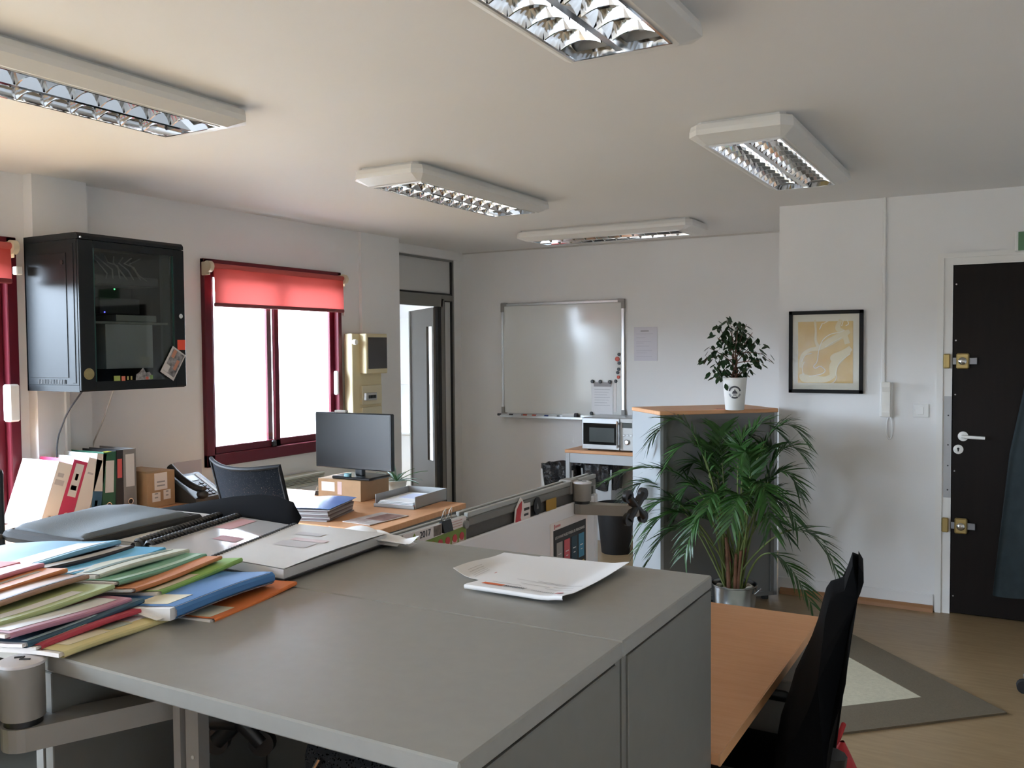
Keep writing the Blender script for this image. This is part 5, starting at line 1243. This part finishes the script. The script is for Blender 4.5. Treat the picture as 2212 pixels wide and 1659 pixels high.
ph = thing('desk_phone', 'black desk phone with handset between parcel and mesh chair', 'phone', (-3.93, 3.40, .741))
PM = xf((-3.80, 3.27, .741), rz=6)
obj('base', B().poly([(-.20,0),(0,0),(0,.025),(-.19,.135),(-.20,.13)], 'y', 0, .225, PM), mat('phone_grey', (.045,.047,.045), .4), ph)
nml = Vector((.5,0,.87)).normalized()
def onph(a, b, y0, y1, th, m_, nm, par=None):
    # a,b run down the sloped face 0..1
    p = lambda t: Vector((-.19+.19*t, 0, .135-.11*t))
    A, C_ = p(a), p(b); nrm = Vector((.11, 0, .19)).normalized()
    bb_ = B(); vs2 = []
    for q, k in ((A,0),(C_,0),(C_,1),(A,1)):
        for y in (y0, y1): vs2.append(bb_.bm.verts.new(PM @ (q + nrm*(th*k+.0002) + Vector((0,y,0)))))
    for f_ in ((0,1,3,2),(2,3,5,4),(4,5,7,6),(6,7,1,0),(0,2,4,6),(1,7,5,3)): bb_.bm.faces.new([vs2[i] for i in f_])
    return obj(nm, bb_, m_, par or ph)
onph(.10,.32,.085,.165,.002, mat('phone_lcd', (.11,.125,.11), .2), 'display')
for r_ in range(5):
    for c in range(3): onph(.42+r_*.11,.49+r_*.11,.085+c*.030,.107+c*.030,.004, BLACKPL, 'key')
onph(.08,.92,.180,.200,.002, LBL, 'index_strip')
hnd = [PM @ Vector((-.21+.235*t, .035, .165-.115*t + .022*(abs(2*t-1)**2.2) )) for t in [i/14 for i in range(15)]]
obj('handset', B().tube(hnd, .019, 10).ball(tuple(PM @ Vector((-.20,.035,.160))), .034, 2, (1,.9,.8)).ball(tuple(PM @ Vector((.015,.035,.048))), .034, 2, (1,.9,.8)), BLACKPL, ph, True)
obj('wall_sheet', B().box((XW, 3.52, .75), (XW+.004, 3.72, .905)), mat('lilac_paper', (.55,.52,.56), .6), label='lilac grey sheet on the wall behind the desk phone', cat='sheet')

# unidentified black-edged device at the left border
bo = thing('black_edged_device', 'black edged grey device standing at the left picture edge', 'device', (-2.75, 1.62, 0))
obj('stand', B().box((-2.85, 1.50, 0), (-2.60, 1.60, .72), .01), GREYSIDE, bo)
obj('casing', B().box((-2.92, 1.44, .72), (-2.530, 1.50, 1.220), .014, seg=3), BLACKSAT, bo)
obj('front', B().box((-2.90, 1.434, .80), (-2.556, 1.441, 1.165), .006), mat('device_grey', (.30,.32,.29), .5), bo)

# ================================================================== WALL CABINET (network rack)
rk = thing('network_rack', 'black wall mounted network cabinet with tinted glass door', 'cabinet', (-4.0, 2.91, 1.365))
X0, X1, Y0, Y1, Z0, Z1 = -4.200, -3.800, 2.612, 3.213, 1.367, 2.108
obj('top_panel', B().poly([(X0,Z1-.03),(X1+.012,Z1-.03),(X1+.012,Z1-.014),(X1,Z1),(X0,Z1)], 'y', Y0, Y1), RACKP, rk)
obj('bottom_panel', B().box((X0, Y0, Z0), (X1, Y1, Z0+.03)), RACKP, rk)
sdp = obj('side_panel', B().box((X0, Y0, Z0+.03), (X1, Y0+.012, Z1-.03), .002), RACKP, rk)
obj('pressed_panel', B().box((X0+.03, Y0-.003, Z0+.065), (X1-.075, Y0, Z1-.09), .002).box((X1-.045, Y0-.003, Z0+.04), (X1-.020, Y0, Z1-.05), .002), RACKP, sdp)
for k in range(18): obj('vent_slot', B().box((X0+.09+k*.012, Y0-.0035, Z0+.036), (X0+.097+k*.012, Y0-.001, Z0+.056)), BLACKRUB, sdp)
obj('side_lock', B().cyl((X1-.10, Y0-.008, Z1-.135), (X1-.10, Y0, Z1-.135), .011, 12), BLACKPL, sdp)
obj('side_panel', B().box((X0, Y1-.012, Z0+.03), (X1, Y1, Z1-.03)), RACKP, rk)
obj('back_panel', B().box((X0, Y0, Z0), (X0+.01, Y1, Z1-.03)), RACKP, rk)
dx0, dx1 = X1+.002, X1+.016
gy0, gy1, gz0, gz1 = 2.690, 3.146, 1.412, 2.040
dor = obj('door', B().box((dx0, Y0, Z0+.004), (dx1, gy0, Z1-.034), .003).box((dx0, gy1, Z0+.004), (dx1, Y1, Z1-.034), .003).box((dx0, gy0, Z0+.004), (dx1, gy1, gz0)).box((dx0, gy0, gz1), (dx1, gy1, Z1-.034)), RACKP, rk)
obj('door_glass', B().box((dx0+.003, gy0, gz0), (dx0+.008, gy1, gz1)), DARKGLASS, dor)
GEDG = mat('green_glass_edge', (.008,.055,.045), .3)
obj('glass_edge', B().box((dx0+.002, gy0, gz0), (dx0+.010, gy0+.006, gz1)).box((dx0+.002, gy1-.006, gz0), (dx0+.010, gy1, gz1)), GEDG, dor)
obj('door_lock', B().cyl((dx1, 3.176, 1.734), (dx1+.012, 3.176, 1.734), .012, 14), CHROME, dor, True)
obj('hinge_screw', B().ball((dx1, 2.625, 2.085), .006, 1), CHROME, dor)
# contents
obj('mounting_rail', B().box((X1-.07, Y0+.04, Z0+.04), (X1-.05, Y0+.085, Z1-.05)), mat('rail_green', (.05,.075,.065), .4), rk)
obj('mounting_rail', B().box((X1-.07, Y1-.085, Z0+.04), (X1-.05, Y1-.04, Z1-.05)), mat('rail_green', (.05,.075,.065), .4), rk)
sh_ = obj('rack_shelf', B().box((X0+.03, Y0+.06, 1.690), (X1-.045, Y1-.06, 1.700)), GREYMETAL, rk)
def dev(name, y0, y1, z0, z1, col, label):
    t = thing(name, label, 'network device', (X1-.14, (y0+y1)/2, z0)); t['_m'] = t['_m']
    obj('case', B().box((X1-.24, y0, z0), (X1-.045, y1, z1), .003), mat('dev_%d' % int(z0*1000), col, .45), t)
    return t
obj('grey_unit', B().box((X1-.25, 2.785, 1.470), (X1-.04, 3.055, 1.688), .002), mat('unit_grey', (.36,.37,.40), .5), label='pale grey box unit on the lower level inside the network cabinet', cat='network device')
sb_ = dev('switch_box', 2.850, 3.085, 1.702, 1.735, (.26,.27,.26), 'flat grey switch on the network cabinet shelf')
rt1 = dev('router_box', 2.760, 2.985, 1.738, 1.815, (.010,.010,.012), 'black router with a blue light above the grey switch')
obj('light', B().ball((X1-.043, 2.785, 1.745), .004, 1), mat('led_blue', (.02,.02,.3), .4, emit=(.1,.1,1), es=3), rt1)
pt = dev('patch_panel', 2.740, 3.100, 1.880, 1.925, (.05,.05,.05), 'patch panel with grey cables high in the network cabinet')
obj('light', B().ball((X1-.043, 2.842, 1.858), .004, 1), mat('led_green', (.02,.3,.05), .4, emit=(.1,1,.25), es=3), pt)
for k in range(7): obj('patch_cable', B().tube([(X1-.05, 2.80+k*.04, 1.905), (X1-.025, 2.79+k*.03, 1.93+.02*(k % 3)), (X1-.03, 2.74+k*.03, 1.985), (X1-.08, 2.72+k*.05, 2.02)], .0035, 6), mat('cable_grey', (.16,.16,.15), .5), pt, True)
# stickers on the cabinet door
FX1 = dx1+.0006
obj('round_sticker', B().cyl((FX1-.0006, 2.652, 1.450), (FX1+.0008, 2.652, 1.450), .027, 26), mat('gold_foil', (.33,.29,.14), .4, col2=(.24,.21,.10), scale=40), label='round gold sticker on the lower left of the network cabinet door', cat='sticker')
obj('orange_sticker', B().box((FX1-.0006, 3.160, 1.560), (FX1+.001, 3.208, 1.612)), mat('sticker_orange', (.80,.085,.04), .5), label='orange red square sticker on the network cabinet door edge', cat='sticker')
pc = thing('postcard', 'tilted photo postcard stuck on the network cabinet door corner', 'postcard', (FX1, 3.13, 1.41))
PCM = frame_M((FX1+.0006, 3.128, 1.490), (0, math.cos(R(-32)), math.sin(R(-32))), (0, math.cos(R(58)), math.sin(R(58))))
def flat(M, x0, x1, y0, y1, t, m_, nm, par): return obj(nm, B().box((x0,y0,0),(x1,y1,t), M=M), m_, par)
flat(PCM, -.047, .047, -.075, .078, .0012, mat('postcard_white', (.55,.54,.53), .4), 'card', pc)
flat(PCM, -.036, .040, -.060, .070, .0018, mat('postcard_photo', (.05,.05,.055), .4, col2=(.38,.37,.38), scale=38), 'photo', pc)
flat(PCM, -.030, -.010, .025, .068, .0022, mat('postcard_tan', (.50,.22,.14), .4), 'photo_patch', pc)
flat(PCM, .012, .030, -.025, .030, .0022, mat('postcard_tan', (.50,.22,.14), .4), 'photo_patch', pc)
flat(PCM, -.040, -.008, -.058, -.020, .0022, mat('postcard_pale', (.55,.54,.54), .4), 'photo_patch', pc)
for k, (y, z, w_, h_, c, lb) in enumerate(((2.800,1.425,.034,.024,(.30,.38,.10),'small lime sticker low on the cabinet door'),(2.835,1.423,.020,.022,(.60,.18,.12),'small coral sticker beside the lime one'),(2.860,1.424,.009,.018,(.34,.30,.12),'thin yellow sticker, left of a pair on the cabinet door'),(2.880,1.424,.009,.018,(.34,.30,.12),'thin yellow sticker, right of a pair on the cabinet door'))):
    obj('door_sticker', B().box((FX1-.0006, y-w_/2, z-h_/2), (FX1+.0008, y+w_/2, z+h_/2)), mat('sticker_%d' % k, c, .5), label=lb, cat='sticker', group='small stickers low on the cabinet door')
cl = thing('collage_sticker', 'grey collage sticker low in the middle of the cabinet door', 'sticker', (FX1, 2.96, 1.41))
obj('base_piece', B().poly([(2.905,1.412),(3.0,1.414),(3.0,1.43),(2.985,1.452),(2.965,1.448),(2.948,1.474),(2.925,1.45),(2.908,1.44)], 'x', FX1-.0006, FX1+.0008), mat('collage_grey', (.10,.10,.105), .5, col2=(.42,.42,.44), scale=60), cl)
obj('red_piece', B().box((FX1, 2.962, 1.414), (FX1+.0014, 2.978, 1.428)), mat('collage_red', (.50,.12,.10), .5), cl)
obj('green_piece', B().box((FX1, 2.986, 1.416), (FX1+.0014, 3.004, 1.436)), mat('collage_green', (.16,.28,.10), .5), cl)
for k, pts in enumerate(([(-4.08,2.83,1.37),(-4.12,2.76,1.25),(-4.175,2.74,1.12),(-4.18,2.735,.90),(-4.18,2.735,.75)], [(-4.05,2.98,1.37),(-4.15,2.985,1.20),(-4.255,2.985,1.05),(-4.26,3.0,.85),(-4.26,3.01,.75)])):
    P2 = []
    for i in range(len(pts)-1):
        for q in range(5): P2.append(Vector(pts[i]).lerp(Vector(pts[i+1]), q/5))
    P2.append(Vector(pts[-1]))
    P2 = [P2[0]]+[(P2[i-1]+P2[i]+P2[i+1])/3 for i in range(1, len(P2)-1)]+[P2[-1]]
    obj('network_cable', B().tube(P2, .0042, 7), mat('cable_%d' % k, ((.07,.07,.08),(.50,.47,.44))[k], .5), None, True, label=('dark thin cable curving down from the network cabinet', 'pale cable hanging straight down from the network cabinet')[k], cat='cable')

# ================================================================== ELECTRIC PANEL, HEATER
ep = thing('electric_panel', 'cream electric meter panel with breakers right of the window', 'electric panel', (-4.2, 5.17, .75))
EX = -4.245
obj('trunking', B().box((EX, 5.010, .70), (EX+.075, 5.345, 1.672), .004), CREAM, ep)
mh = obj('meter_hood', B().box((EX+.07, 5.095, 1.380), (EX+.135, 5.345, 1.672), .006), CREAM, ep)
obj('meter_window', B().box((EX+.135, 5.118, 1.415), (EX+.138, 5.335, 1.645)), mat('meter_dark', (.055,.05,.047), .15), mh)
obj('meter_dial', B().cyl((EX+.10, 5.03, 1.61), (EX+.045, 5.03, 1.61), .02, 14), WHITEPL, mh)
for z in (1.165, 1.005):
    br_ = obj('breaker_box', B().box((EX+.07, 5.095, z-.012), (EX+.095, 5.325, z+.130), .004), mat('cream_light', (.66,.60,.42), .45), ep)
    obj('breaker', B().box((EX+.095, 5.105, z+.020), (EX+.120, 5.235, z+.075), .004), mat('breaker_grey', (.50,.51,.50), .4), br_)
    for k in range(4): obj('lever', B().box((EX+.118, 5.135+k*.022, z+.034), (EX+.128, 5.150+k*.022, z+.058), .002), BLACKPL, br_)
obj('lower_cover', B().box((EX+.07, 5.095, .72), (EX+.090, 5.325, .985), .004), CREAM, ep)
ht = thing('wall_heater', 'white electric convector heater with slatted grille under the window', 'heater', (-4.2, 4.35, .15))
obj('body', B().box((XW+.012, 3.95, .20), (XW+.085, 4.70, .640), .008), WHITEPL, ht)
HG = mat('heater_grille', (.50,.52,.45), .45)
obj('grille_frame', B().box((XW+.012, 3.95, .640), (XW+.105, 4.70, .655), .003).box((XW+.012, 3.95, .70), (XW+.105, 4.70, .718), .004), HG, ht)
for k in range(5): obj('slat', B().box((XW+.080, 3.955, .655+k*.0095), (XW+.100, 4.695, .659+k*.0095), M=None), HG, ht)

# ---- boiler and shelf glimpsed in the next room
bo2 = thing('wall_boiler', 'white wall boiler glimpsed through the open doorway', 'boiler', (-5.9, 8.2, 1.2))
obj('case', B().box((-6.25, 8.05, 1.16), (-5.75, 8.35, 1.90), .01), WHITEPL, bo2)
obj('knob', B().cyl((-5.80, 8.05, 1.21), (-5.80, 8.03, 1.21), .016, 14), GREYMETAL, bo2)
sk = thing('storage_unit', 'white low storage unit glimpsed through the open doorway', 'cabinet', (-5.95, 8.1, 0))
obj('carcass', B().box((-6.4, 7.95, 0), (-5.70, 8.35, .62), .01), WHITEPL, sk)
obj('top', B().box((-6.42, 7.93, .62), (-5.68, 8.35, .645), .003), WHITEPL, sk)

for o in D.objects:
    if '_m' in o: del o['_m']
